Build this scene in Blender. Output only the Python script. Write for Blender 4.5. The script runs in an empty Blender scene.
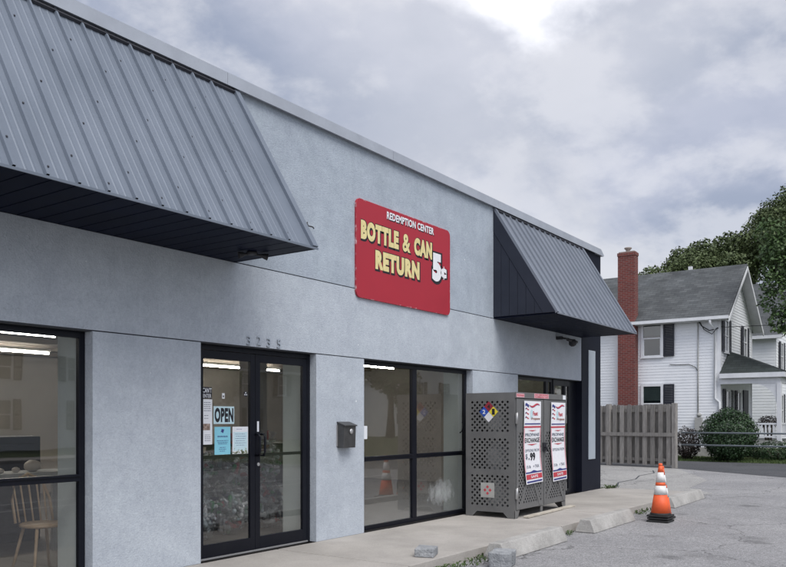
import bpy, math, random
from mathutils import Vector, Matrix, noise as mnoise
R = math.radians
random.seed(7)
scn = bpy.context.scene
COL = scn.collection

# ------------------------------------------------------------------ mesh builder
class MB:
    def __init__(s): s.v = []; s.f = []; s.mi = []; s.sm = []
    def add(s, vs, fs, m=0, smooth=False):
        b = len(s.v); s.v += [tuple(v) for v in vs]
        for f in fs: s.f.append(tuple(b + i for i in f)); s.mi.append(m); s.sm.append(smooth)
        return s
    def box(s, x0, x1, y0, y1, z0, z1, m=0):
        if x0 > x1: x0, x1 = x1, x0
        if y0 > y1: y0, y1 = y1, y0
        if z0 > z1: z0, z1 = z1, z0
        vs = [(x0,y0,z0),(x1,y0,z0),(x1,y1,z0),(x0,y1,z0),(x0,y0,z1),(x1,y0,z1),(x1,y1,z1),(x0,y1,z1)]
        return s.add(vs, [(3,2,1,0),(4,5,6,7),(0,1,5,4),(1,2,6,5),(2,3,7,6),(3,0,4,7)], m)
    def quad(s, a, b, c, d, m=0): return s.add([a,b,c,d], [(0,1,2,3)], m)
    def prism(s, poly, vec, m=0):            # polygon (3d pts) extruded along vec
        n = len(poly); vec = Vector(vec)
        vs = [Vector(p) for p in poly] + [Vector(p) + vec for p in poly]
        fs = [tuple(range(n))[::-1], tuple(range(n, 2*n))] + [(i, (i+1) % n, n+(i+1) % n, n+i) for i in range(n)]
        return s.add(vs, fs, m)
    def tube(s, pts, r, n=8, m=0, caps=True):
        pts = [Vector(p) for p in pts]
        rs = r if isinstance(r, (list, tuple)) else [r]*len(pts)
        rings = []
        for i, p in enumerate(pts):
            d = (pts[min(i+1, len(pts)-1)] - pts[max(i-1, 0)])
            if d.length < 1e-9: d = Vector((0,0,1))
            d.normalize()
            a = Vector((0,0,1)) if abs(d.z) < .9 else Vector((1,0,0))
            u = d.cross(a).normalized(); w = d.cross(u)
            rings += [p + (u*math.cos(2*math.pi*k/n) + w*math.sin(2*math.pi*k/n))*rs[i] for k in range(n)]
        fs = [(i*n+k, i*n+(k+1) % n, (i+1)*n+(k+1) % n, (i+1)*n+k) for i in range(len(pts)-1) for k in range(n)]
        s.add(rings, fs, m, True)
        if caps:
            b = len(s.v) - len(rings)
            s.f.append(tuple(b+k for k in range(n))[::-1]); s.mi.append(m); s.sm.append(False)
            e = b + (len(pts)-1)*n
            s.f.append(tuple(e+k for k in range(n))); s.mi.append(m); s.sm.append(False)
        return s
    def lathe(s, c, prof, n=24, m=0, axis='z'):
        c = Vector(c); vs = []
        for (r, h) in prof:
            for k in range(n):
                a = 2*math.pi*k/n
                q = (r*math.cos(a), r*math.sin(a), h)
                if axis == 'y': q = (q[0], h, q[1])
                vs.append(c + Vector(q))
        fs = [(i*n+k, i*n+(k+1) % n, (i+1)*n+(k+1) % n, (i+1)*n+k) for i in range(len(prof)-1) for k in range(n)]
        s.add(vs, fs, m, True)
        b = len(s.v) - len(vs)
        s.f.append(tuple(b+k for k in range(n))[::-1]); s.mi.append(m); s.sm.append(False)
        e = b + (len(prof)-1)*n
        s.f.append(tuple(e+k for k in range(n))); s.mi.append(m); s.sm.append(False)
        return s
    def mesh(s, me, mtx, m=0):
        vs = [mtx @ v.co for v in me.vertices]
        return s.add(vs, [tuple(p.vertices) for p in me.polygons], m)
    def deform(s, fn): s.v = [tuple(fn(*v)) for v in s.v]; return s
    def build(s, name, mats, parent=None, bevel=0, label=None, **tg):
        me = bpy.data.meshes.new(name)
        o = Vector(parent['_o']) if parent is not None else Vector(tg.pop('origin', (0,0,0)))
        me.from_pydata([Vector(v) - o for v in s.v], [], s.f)
        if not isinstance(mats, (list, tuple)): mats = [mats]
        for m in mats: me.materials.append(m)
        for p, mi, sm in zip(me.polygons, s.mi, s.sm): p.material_index = mi; p.use_smooth = sm
        me.update()
        ob = bpy.data.objects.new(name, me); COL.objects.link(ob)
        if parent is not None: ob.parent = parent
        else: ob.location = o
        ob['_o'] = tuple(o)
        if bevel:
            bv = ob.modifiers.new('bevel', 'BEVEL'); bv.width = bevel; bv.segments = 2; bv.limit_method = 'ANGLE'
        if label: ob['label'] = label
        for k, v in tg.items(): ob[k] = v
        return ob

def thing(name, label, cat, loc=(0,0,0), group=None):
    o = bpy.data.objects.new(name, None); COL.objects.link(o)
    o.location = loc; o['_o'] = tuple(loc); o.empty_display_size = .1
    o['label'] = label; o['category'] = cat
    if group: o['group'] = group
    return o
def dup(root, loc, label, group=None):
    r = root.copy(); COL.objects.link(r); r.location = loc; r['label'] = label; r['_o'] = tuple(loc)
    if group: r['group'] = group
    for ch in list(root.children):
        c = ch.copy(); COL.objects.link(c); c.parent = r
        for g in list(ch.children):
            d = g.copy(); COL.objects.link(d); d.parent = c
    return r

# ------------------------------------------------------------------ materials
def nd(nt, t, **kw):
    n = nt.nodes.new(t)
    for k, v in kw.items(): setattr(n, k, v)
    return n
def mat(name, col, rough=.6, col2=None, scale=3, detail=6, bump=0, bscale=60, metal=0, spec=.5,
        streak=0, mott=0, chips=0, speck=None, island=0, bdist=.01, stretch=(1,1,1)):
    m = bpy.data.materials.new(name); m.use_nodes = True
    nt = m.node_tree; L = nt.links.new; b = nt.nodes['Principled BSDF']
    b.inputs['Roughness'].default_value = rough; b.inputs['Metallic'].default_value = metal
    b.inputs['Specular IOR Level'].default_value = spec
    tc = nd(nt, 'ShaderNodeTexCoord'); mp = nd(nt, 'ShaderNodeMapping'); mp.inputs['Scale'].default_value = stretch
    L(tc.outputs['Object'], mp.inputs['Vector'])
    c2 = col2 or tuple(c*.82 for c in col)
    n1 = nd(nt, 'ShaderNodeTexNoise'); n1.inputs['Scale'].default_value = scale; n1.inputs['Detail'].default_value = detail
    n1.inputs['Roughness'].default_value = .62
    L(mp.outputs[0], n1.inputs['Vector'])
    rp = nd(nt, 'ShaderNodeMapRange'); rp.inputs[1].default_value = .35; rp.inputs[2].default_value = .65
    L(n1.outputs['Fac'], rp.inputs[0])
    mx = nd(nt, 'ShaderNodeMix', data_type='RGBA'); mx.inputs[6].default_value = (*col, 1); mx.inputs[7].default_value = (*c2, 1)
    L(rp.outputs[0], mx.inputs[0]); out = mx.outputs[2]
    def mul(o, fac_out, c, lo, hi):
        r = nd(nt, 'ShaderNodeMapRange'); r.inputs[1].default_value = lo; r.inputs[2].default_value = hi
        L(fac_out, r.inputs[0])
        x = nd(nt, 'ShaderNodeMix', data_type='RGBA', blend_type='MULTIPLY'); x.inputs[7].default_value = (*c, 1)
        L(r.outputs[0], x.inputs[0]); L(o, x.inputs[6]); return x.outputs[2]
    if mott:
        for sc_, lo_, am in ((.45,.35,mott*.8),(5.5,.38,mott*.7),(2.2,.36,mott*.6),(26,.42,mott*.9),(70,.42,mott*1.1)):
            n5 = nd(nt, 'ShaderNodeTexNoise'); n5.inputs['Scale'].default_value = sc_; n5.inputs['Detail'].default_value = 6; n5.inputs['Roughness'].default_value = .68
            L(mp.outputs[0], n5.inputs['Vector']); out = mul(out, n5.outputs['Fac'], (1-am,1-am,1-am*.85), lo_, .68)
    if chips:      # hairline cracks and small pale chips in the coat
        w5 = nd(nt, 'ShaderNodeTexNoise'); w5.inputs['Scale'].default_value = 2.2; w5.inputs['Detail'].default_value = 5; L(mp.outputs[0], w5.inputs['Vector'])
        a5 = nd(nt, 'ShaderNodeVectorMath', operation='MULTIPLY_ADD'); L(w5.outputs['Color'], a5.inputs[0]); a5.inputs[1].default_value = (.9,.9,.9); L(mp.outputs[0], a5.inputs[2])
        v5 = nd(nt, 'ShaderNodeTexVoronoi', feature='DISTANCE_TO_EDGE'); v5.inputs['Scale'].default_value = .42; L(a5.outputs[0], v5.inputs['Vector'])
        out = mul(out, v5.outputs['Distance'], (.88,.88,.89), .0016, .0006)
        v6 = nd(nt, 'ShaderNodeTexVoronoi'); v6.inputs['Scale'].default_value = 2.6; L(mp.outputs[0], v6.inputs['Vector'])
        r6 = nd(nt, 'ShaderNodeMapRange'); r6.inputs[1].default_value = .034; r6.inputs[2].default_value = .022; L(v6.outputs['Distance'], r6.inputs[0])
        x6 = nd(nt, 'ShaderNodeMix', data_type='RGBA'); x6.inputs[7].default_value = (.70,.73,.74,1); L(r6.outputs[0], x6.inputs[0]); L(out, x6.inputs[6]); out = x6.outputs[2]
    if streak:
        m2 = nd(nt, 'ShaderNodeMapping'); m2.inputs['Scale'].default_value = (5, 5, .35); L(tc.outputs['Object'], m2.inputs['Vector'])
        n2 = nd(nt, 'ShaderNodeTexNoise'); n2.inputs['Scale'].default_value = 1.6; n2.inputs['Detail'].default_value = 5
        L(m2.outputs[0], n2.inputs['Vector']); out = mul(out, n2.outputs['Fac'], (1-streak,)*3, .45, .75)
    if speck:
        n3 = nd(nt, 'ShaderNodeTexVoronoi'); n3.inputs['Scale'].default_value = speck[0]
        L(tc.outputs['Object'], n3.inputs['Vector'])
        hs = nd(nt, 'ShaderNodeSeparateColor'); L(n3.outputs['Color'], hs.inputs[0])
        out = mul(out, hs.outputs[0], (speck[1],)*3, .3, 1)
    if island:
        g = nd(nt, 'ShaderNodeNewGeometry'); out = mul(out, g.outputs['Random Per Island'], (1-island,)*3, 0, 1)
    L(out, b.inputs['Base Color'])
    if bump:
        nb = nd(nt, 'ShaderNodeTexNoise'); nb.inputs['Scale'].default_value = bscale; nb.inputs['Detail'].default_value = 4
        L(mp.outputs[0], nb.inputs['Vector'])
        bp = nd(nt, 'ShaderNodeBump'); bp.inputs['Strength'].default_value = bump; bp.inputs['Distance'].default_value = bdist
        L(nb.outputs['Fac'], bp.inputs['Height']); L(bp.outputs[0], b.inputs['Normal'])
    return m

M = {}
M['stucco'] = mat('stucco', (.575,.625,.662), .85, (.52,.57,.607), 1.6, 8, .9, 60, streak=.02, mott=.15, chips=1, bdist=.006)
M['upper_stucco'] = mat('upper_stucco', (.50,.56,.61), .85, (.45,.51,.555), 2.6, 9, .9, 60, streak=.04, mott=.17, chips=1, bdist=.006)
M['recess_dark'] = mat('recess_dark', (.05,.055,.065), .9)
M['roof_metal'] = mat('roof_metal', (.18,.207,.25), .42, (.15,.175,.213), 1.2, 5, .04, 8, metal=.1, spec=.3)
M['roof_metal_far'] = mat('roof_metal_far', (.205,.225,.262), .42, (.175,.195,.23), 1.5, 5, .02, 3, metal=.1, spec=.3)
M['cheek_metal'] = mat('cheek_metal', (.036,.041,.056), .5, (.029,.033,.046), 2, spec=.12)  # dark metal, with the shade of the side face also put into the colour
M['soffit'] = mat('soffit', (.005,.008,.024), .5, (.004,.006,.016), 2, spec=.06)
M['trim'] = mat('trim', (.42,.45,.50), .5, (.36,.385,.43), 2, 6, .1, 10, metal=.15)
M['black_alu'] = mat('black_alu', (.006,.007,.012), .35, (.009,.010,.015), 4, spec=.22)
M['black_clad'] = mat('black_clad', (.007,.009,.018), .5, (.011,.013,.023), 2, 6, .05, 12, spec=.15)
M['screw'] = mat('screw', (.05,.05,.06), .5)
M['concrete'] = mat('concrete', (.45,.42,.385), .9, (.34,.318,.29), 1.1, 9, .4, 90, speck=(140,.82), bdist=.006)
M['stop_conc'] = mat('stop_concrete', (.47,.455,.43), .9, (.33,.32,.30), 3.5, 9, .5, 70, speck=(110,.8), bdist=.008)
M['paver'] = mat('paver_block', (.36,.37,.38), .9, (.2,.21,.22), 9, 8, .9, 45, bdist=.02)
M['white_vinyl'] = mat('white_vinyl', (.88,.89,.90), .5, (.78,.80,.83), .7, 7)
M['white_paint'] = mat('white_paint', (.78,.79,.80), .5, (.68,.69,.71), 3, 7)
M['shutter'] = mat('shutter_black', (.018,.02,.032), .55)
M['fence'] = mat('weathered_wood', (.37,.35,.325), .9, (.24,.225,.21), 4, 8, .5, 30, island=.38, stretch=(6,6,.8), bdist=.01)
M['plank'] = mat('pale_plank', (.55,.51,.43), .8, (.4,.36,.3), 6, 6, .2, 40)
M['cage'] = mat('grey_powdercoat', (.17,.17,.168), .5, (.14,.14,.14), 3, 6, .05, 60, metal=.2)
M['galv'] = mat('galvanised', (.5,.5,.5), .4, metal=.6)
M['paper'] = mat('paper_white', (.75,.77,.80), .8, (.70,.72,.75), 8)
M['paper_cyan'] = mat('paper_cyan', (.25,.60,.72), .7, (.22,.55,.68), 8)
M['paper_pale'] = mat('paper_pale', (.55,.72,.76), .7, (.48,.64,.70), 30)
M['ink'] = mat('black_ink', (.012,.012,.018), .7)
M['ink_grey'] = mat('grey_ink', (.13,.15,.2), .7)
M['ink_navy'] = mat('navy_ink', (.04,.05,.22), .7)
M['ink_red'] = mat('red_ink', (.55,.05,.07), .6, (.48,.05,.07), 6)
M['ink_pink'] = mat('pink_label', (.75,.42,.46), .7)
M['ink_green'] = mat('green_print', (.12,.2,.09), .7, (.3,.3,.15), 60)
M['ink_blue'] = mat('blue_label', (.02,.09,.5), .6)
M['ink_yellow'] = mat('yellow_label', (.8,.66,.05), .6)
M['ink_maroon'] = mat('maroon_label', (.30,.02,.04), .6)
M['cream'] = mat('cream_letter', (.80,.69,.34), .7, (.68,.57,.26), 14)
M['white_letter'] = mat('white_letter', (.82,.82,.84), .7, (.75,.75,.78), 9)
M['cone_orange'] = mat('cone_orange', (.82,.13,.035), .55, (.70,.10,.03), 5, 7, .05, 30)
M['cone_white'] = mat('cone_reflective', (.78,.78,.76), .4, (.62,.62,.6), 12)
M['rubber'] = mat('black_rubber', (.012,.012,.013), .7, (.02,.02,.02), 8, 5, .2, 30)
M['pipe'] = mat('galvanised_pipe', (.22,.25,.27), .45, (.17,.19,.2), 5, metal=.5)
M['mailbox'] = mat('dark_mailbox', (.085,.085,.085), .42, (.055,.055,.055), 7, 6, .2, 90, metal=.4)
M['int_wall'] = mat('interior_wall', (.36,.335,.31), .9, (.30,.28,.26), 1)
M['int_pier'] = mat('interior_pier', (.62,.68,.66), .8, (.55,.61,.60), 2)
M['int_floor'] = mat('interior_floor', (.16,.15,.14), .6, (.12,.11,.10), 2)
M['int_ceil'] = mat('interior_ceiling', (.24,.21,.18), .9, (.19,.165,.14), 1.5)
M['dark_furn'] = mat('dark_furniture', (.012,.014,.022), .6)
M['wood_chair'] = mat('chair_wood', (.55,.40,.26), .5, (.45,.32,.2), 6)
M['gourd'] = mat('pale_gourd', (.75,.66,.56), .6)
M['reflection_red'] = mat('reflection_red', (.4,.03,.03), .5)
M['lawn'] = mat('lawn', (.05,.075,.025), .95, (.085,.10,.035), 2, 8, .8, 30, bdist=.05)
M['leaf'] = mat('leaf_green', (.10,.17,.045), .6, (.055,.11,.03), .8, 4, island=.55)
M['leaf_far'] = mat('leaf_far', (.12,.16,.055), .7, (.08,.115,.038), .4, 4, island=.5)
M['leaf_bush'] = mat('leaf_bush', (.03,.075,.02), .55, (.02,.055,.015), 1.2, 4, island=.5)
M['leaf_dark'] = mat('leaf_dark_red', (.045,.03,.028), .7, (.03,.025,.02), 1.2, 4, island=.5)
M['weed'] = mat('weed_green', (.09,.14,.035), .8, (.06,.10,.03), 8, island=.5)
M['bark'] = mat('bark', (.10,.08,.06), .95, (.06,.05,.04), 5, 8, .8, 20, stretch=(3,3,.6), bdist=.03)
M['line_paint'] = mat('line_paint', (.8,.8,.78), .8, (.6,.6,.58), 12)
M['siding_grey'] = mat('tan_siding', (.42,.42,.40), .7)
M['tank'] = mat('tank_grey', (.50,.52,.53), .4, (.42,.43,.44), 6)
M['wire'] = mat('black_wire', (.03,.03,.035), .6)
M['strip'] = mat('light_panel', (.40,.45,.50), .4, (.36,.41,.46), 2)
M['bag'] = mat('clear_bag_of_cans', (.34,.36,.36), .2, (.08,.09,.09), 14, 9, 1.0, 16, speck=(22,.25), bdist=.06)
M['copper'] = mat('terracotta', (.35,.3,.27), .8)

def glass(name, refl=1.0, tint=(.90,.90,.89)):
    m = bpy.data.materials.new(name); m.use_nodes = True; nt = m.node_tree; nt.nodes.clear(); L = nt.links.new
    o = nd(nt, 'ShaderNodeOutputMaterial'); mx = nd(nt, 'ShaderNodeMixShader')
    t = nd(nt, 'ShaderNodeBsdfTransparent'); t.inputs[0].default_value = (*tint, 1)
    g = nd(nt, 'ShaderNodeBsdfGlossy'); g.inputs['Roughness'].default_value = .015
    g.inputs['Color'].default_value = (.95*refl,)*3 + (1,)
    f = nd(nt, 'ShaderNodeFresnel'); f.inputs['IOR'].default_value = 2.05
    n = nd(nt, 'ShaderNodeTexNoise'); n.inputs['Scale'].default_value = .9
    tc = nd(nt, 'ShaderNodeTexCoord'); L(tc.outputs['Object'], n.inputs['Vector'])
    b = nd(nt, 'ShaderNodeBump'); b.inputs['Strength'].default_value = .06; b.inputs['Distance'].default_value = .02
    L(n.outputs['Fac'], b.inputs['Height']); L(b.outputs[0], g.inputs['Normal'])
    ge = nd(nt, 'ShaderNodeNewGeometry'); iv_ = nd(nt, 'ShaderNodeMath', operation='SUBTRACT'); iv_.inputs[0].default_value = 1; L(ge.outputs['Backfacing'], iv_.inputs[1])
    mu = nd(nt, 'ShaderNodeMath', operation='MULTIPLY'); L(f.outputs[0], mu.inputs[0]); L(iv_.outputs[0], mu.inputs[1])
    L(mu.outputs[0], mx.inputs[0]); L(t.outputs[0], mx.inputs[1]); L(g.outputs[0], mx.inputs[2]); L(mx.outputs[0], o.inputs[0])
    return m
M['glass'] = glass('storefront_glass')
M['glass_house'] = glass('house_glass', tint=(.55,.6,.6))
def frost():
    # dusty splash marks on the inside of the lower pane (dirt with a shape of its own)
    m = bpy.data.materials.new('glass_with_smear'); m.use_nodes = True; nt = m.node_tree; nt.nodes.clear(); L = nt.links.new
    o = nd(nt, 'ShaderNodeOutputMaterial'); mx = nd(nt, 'ShaderNodeMixShader')
    t = nd(nt, 'ShaderNodeBsdfTransparent'); d = nd(nt, 'ShaderNodeBsdfDiffuse'); d.inputs[0].default_value = (.72,.75,.78,1)
    tc = nd(nt, 'ShaderNodeTexCoord'); mp = nd(nt, 'ShaderNodeMapping'); mp.inputs['Scale'].default_value = (1.0, 1, .55)
    L(tc.outputs['Object'], mp.inputs[0])
    n = nd(nt, 'ShaderNodeTexNoise'); n.inputs['Scale'].default_value = 12; n.inputs['Detail'].default_value = 9; n.inputs['Roughness'].default_value = .8
    L(mp.outputs[0], n.inputs['Vector'])
    s = nd(nt, 'ShaderNodeSeparateXYZ'); L(tc.outputs['Object'], s.inputs[0])
    # ellipse centred on the splash (object space metres)
    def lin(src, c, w):
        a = nd(nt, 'ShaderNodeMath', operation='SUBTRACT'); L(src, a.inputs[0]); a.inputs[1].default_value = c
        q = nd(nt, 'ShaderNodeMath', operation='DIVIDE'); L(a.outputs[0], q.inputs[0]); q.inputs[1].default_value = w
        p = nd(nt, 'ShaderNodeMath', operation='MULTIPLY'); L(q.outputs[0], p.inputs[0]); L(q.outputs[0], p.inputs[1]); return p.outputs[0]
    ad = nd(nt, 'ShaderNodeMath', operation='ADD'); L(lin(s.outputs[0], 4.98, .50), ad.inputs[0]); L(lin(s.outputs[2], .36, .27), ad.inputs[1])
    sub = nd(nt, 'ShaderNodeMath', operation='SUBTRACT'); sub.inputs[0].default_value = 1.05; L(ad.outputs[0], sub.inputs[1])
    m2 = nd(nt, 'ShaderNodeMath', operation='MULTIPLY'); m2.inputs[1].default_value = .38; L(sub.outputs[0], m2.inputs[0])
    a2 = nd(nt, 'ShaderNodeMath', operation='ADD'); L(m2.outputs[0], a2.inputs[0]); L(n.outputs['Fac'], a2.inputs[1])
    r = nd(nt, 'ShaderNodeMapRange'); r.inputs[1].default_value = .58; r.inputs[2].default_value = .98; r.inputs[4].default_value = .85
    L(a2.outputs[0], r.inputs[0])
    # film of dust all over, thicker near the sill
    r2 = nd(nt, 'ShaderNodeMapRange'); r2.inputs[1].default_value = .55; r2.inputs[2].default_value = .05; r2.inputs[3].default_value = .05; r2.inputs[4].default_value = .26
    L(s.outputs[2], r2.inputs[0])
    mxm = nd(nt, 'ShaderNodeMath', operation='MAXIMUM'); L(r.outputs[0], mxm.inputs[0]); L(r2.outputs[0], mxm.inputs[1])
    L(mxm.outputs[0], mx.inputs[0]); L(t.outputs[0], mx.inputs[1]); L(d.outputs[0], mx.inputs[2]); L(mx.outputs[0], o.inputs[0])
    return m
M['smear'] = frost()
def lamp_mat():
    m = bpy.data.materials.new('tube_light'); m.use_nodes = True; b = m.node_tree.nodes['Principled BSDF']
    b.inputs['Emission Color'].default_value = (1,.96,.88,1); b.inputs['Emission Strength'].default_value = 42; return m
M['tube'] = lamp_mat()

def brick_mat(name, c1, c2, mortar, scale=1.0):
    m = bpy.data.materials.new(name); m.use_nodes = True; nt = m.node_tree; L = nt.links.new; b = nt.nodes['Principled BSDF']
    tc = nd(nt, 'ShaderNodeTexCoord'); s = nd(nt, 'ShaderNodeSeparateXYZ'); L(tc.outputs['Object'], s.inputs[0])
    ad = nd(nt, 'ShaderNodeMath', operation='ADD'); L(s.outputs[0], ad.inputs[0]); L(s.outputs[1], ad.inputs[1])
    c = nd(nt, 'ShaderNodeCombineXYZ'); L(ad.outputs[0], c.inputs[0]); L(s.outputs[2], c.inputs[1])
    br = nd(nt, 'ShaderNodeTexBrick'); br.inputs['Color1'].default_value = (*c1,1); br.inputs['Color2'].default_value = (*c2,1); br.inputs['Mortar'].default_value = (*mortar,1)
    br.inputs['Scale'].default_value = scale; br.inputs['Brick Width'].default_value = .215; br.inputs['Row Height'].default_value = .075; br.inputs['Mortar Size'].default_value = .008
    L(c.outputs[0], br.inputs['Vector'])
    n = nd(nt, 'ShaderNodeTexNoise'); n.inputs['Scale'].default_value = 2; n.inputs['Detail'].default_value = 8; L(tc.outputs['Object'], n.inputs['Vector'])
    mx = nd(nt, 'ShaderNodeMix', data_type='RGBA', blend_type='MULTIPLY'); mx.inputs[0].default_value = .5
    L(br.outputs['Color'], mx.inputs[6]); L(n.outputs['Color'], mx.inputs[7])
    L(br.outputs['Color'], b.inputs['Base Color']); b.inputs['Roughness'].default_value = .9
    bp = nd(nt, 'ShaderNodeBump'); bp.inputs['Strength'].default_value = .6; bp.inputs['Distance'].default_value = .01; bp.invert = True
    L(br.outputs['Fac'], bp.inputs['Height']); L(bp.outputs[0], b.inputs['Normal'])
    return m
M['brick'] = brick_mat('red_brick', (.20,.045,.036), (.135,.032,.028), (.20,.15,.135))

def shingle_mat(name, c1, c2, axis):
    m = bpy.data.materials.new(name); m.use_nodes = True; nt = m.node_tree; L = nt.links.new; b = nt.nodes['Principled BSDF']
    tc = nd(nt, 'ShaderNodeTexCoord'); s = nd(nt, 'ShaderNodeSeparateXYZ'); L(tc.outputs['Object'], s.inputs[0])
    c = nd(nt, 'ShaderNodeCombineXYZ'); L(s.outputs[axis], c.inputs[0]); L(s.outputs[2], c.inputs[1])
    br = nd(nt, 'ShaderNodeTexBrick'); br.inputs['Color1'].default_value = (*c1,1); br.inputs['Color2'].default_value = (*c2,1)
    br.inputs['Mortar'].default_value = tuple(x*.6 for x in c2)+(1,); br.inputs['Scale'].default_value = 1
    br.inputs['Brick Width'].default_value = .32; br.inputs['Row Height'].default_value = .10; br.inputs['Mortar Size'].default_value = .006
    L(c.outputs[0], br.inputs['Vector'])
    n = nd(nt, 'ShaderNodeTexNoise'); n.inputs['Scale'].default_value = 1.3; n.inputs['Detail'].default_value = 9; L(tc.outputs['Object'], n.inputs['Vector'])
    mr = nd(nt, 'ShaderNodeMapRange'); mr.inputs[1].default_value = .3; mr.inputs[2].default_value = .7; mr.inputs[3].default_value = .7; mr.inputs[4].default_value = 1.2
    L(n.outputs['Fac'], mr.inputs[0])
    mx = nd(nt, 'ShaderNodeVectorMath', operation='SCALE'); L(br.outputs['Color'], mx.inputs[0]); L(mr.outputs[0], mx.inputs['Scale'])
    L(mx.outputs[0], b.inputs['Base Color']); b.inputs['Roughness'].default_value = .95
    return m
M['shingle'] = shingle_mat('grey_shingle', (.105,.112,.115), (.070,.076,.08), 1)
M['shingle_dark'] = shingle_mat('dark_shingle', (.045,.055,.052), (.03,.038,.036), 1)

def asphalt_mat(name, c1, c2, crack=True, patch=True, rough=.9):
    m = bpy.data.materials.new(name); m.use_nodes = True; nt = m.node_tree; L = nt.links.new; b = nt.nodes['Principled BSDF']
    tc = nd(nt, 'ShaderNodeTexCoord'); co = tc.outputs['Object']
    def noise(sc, det=8, rg=.6):
        n = nd(nt, 'ShaderNodeTexNoise'); n.inputs['Scale'].default_value = sc; n.inputs['Detail'].default_value = det; n.inputs['Roughness'].default_value = rg
        L(co, n.inputs['Vector']); return n
    def rng(src, a, b_, c=0, d=1):
        r = nd(nt, 'ShaderNodeMapRange'); r.inputs[1].default_value = a; r.inputs[2].default_value = b_; r.inputs[3].default_value = c; r.inputs[4].default_value = d
        L(src, r.inputs[0]); return r.outputs[0]
    mx = nd(nt, 'ShaderNodeMix', data_type='RGBA'); mx.inputs[6].default_value = (*c1,1); mx.inputs[7].default_value = (*c2,1)
    L(rng(noise(.55).outputs['Fac'], .38, .62), mx.inputs[0]); out = mx.outputs[2]
    def scale(o, f):
        v = nd(nt, 'ShaderNodeVectorMath', operation='SCALE'); L(o, v.inputs[0]); L(f, v.inputs['Scale']); return v.outputs[0]
    v = nd(nt, 'ShaderNodeTexVoronoi'); v.inputs['Scale'].default_value = 85; L(co, v.inputs['Vector'])
    hs = nd(nt, 'ShaderNodeSeparateColor'); L(v.outputs['Color'], hs.inputs[0])
    out = scale(out, rng(hs.outputs[0], 0, 1, .62, 1.35))
    n4 = noise(14, 6, .75); out = scale(out, rng(n4.outputs['Fac'], .3, .7, .82, 1.16))
    if crack:
        w = noise(1.2, 4); ds = nd(nt, 'ShaderNodeVectorMath', operation='MULTIPLY_ADD')
        L(w.outputs['Color'], ds.inputs[0]); ds.inputs[1].default_value = (1.1,1.1,0); L(co, ds.inputs[2])
        vc = nd(nt, 'ShaderNodeTexVoronoi', feature='DISTANCE_TO_EDGE'); vc.inputs['Scale'].default_value = .33; L(ds.outputs[0], vc.inputs['Vector'])
        out = scale(out, rng(vc.outputs['Distance'], .001, .006, .45, 1))
    if patch:
        vo = nd(nt, 'ShaderNodeTexVoronoi'); vo.inputs['Scale'].default_value = .75; vo.inputs['Randomness'].default_value = 1
        wo = noise(3.0, 5); do = nd(nt, 'ShaderNodeVectorMath', operation='MULTIPLY_ADD'); L(wo.outputs['Color'], do.inputs[0]); do.inputs[1].default_value = (.35,.35,0); L(co, do.inputs[2]); L(do.outputs[0], vo.inputs['Vector'])
        out = scale(out, rng(vo.outputs['Distance'], .07, .17, .66, 1))
        st = noise(.9, 3); out = scale(out, rng(st.outputs['Fac'], .62, .72, 1, .74))
    L(out, b.inputs['Base Color']); b.inputs['Roughness'].default_value = rough
    bp = nd(nt, 'ShaderNodeBump'); bp.inputs['Strength'].default_value = .5; bp.inputs['Distance'].default_value = .008
    L(hs.outputs[0], bp.inputs['Height']); L(bp.outputs[0], b.inputs['Normal'])
    return m
M['lot'] = asphalt_mat('weathered_lot', (.30,.295,.295), (.245,.242,.245))
M['apron'] = asphalt_mat('pale_apron', (.36,.35,.335), (.29,.285,.275))
M['road'] = asphalt_mat('dark_asphalt', (.085,.087,.093), (.068,.070,.075), crack=False)

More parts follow.
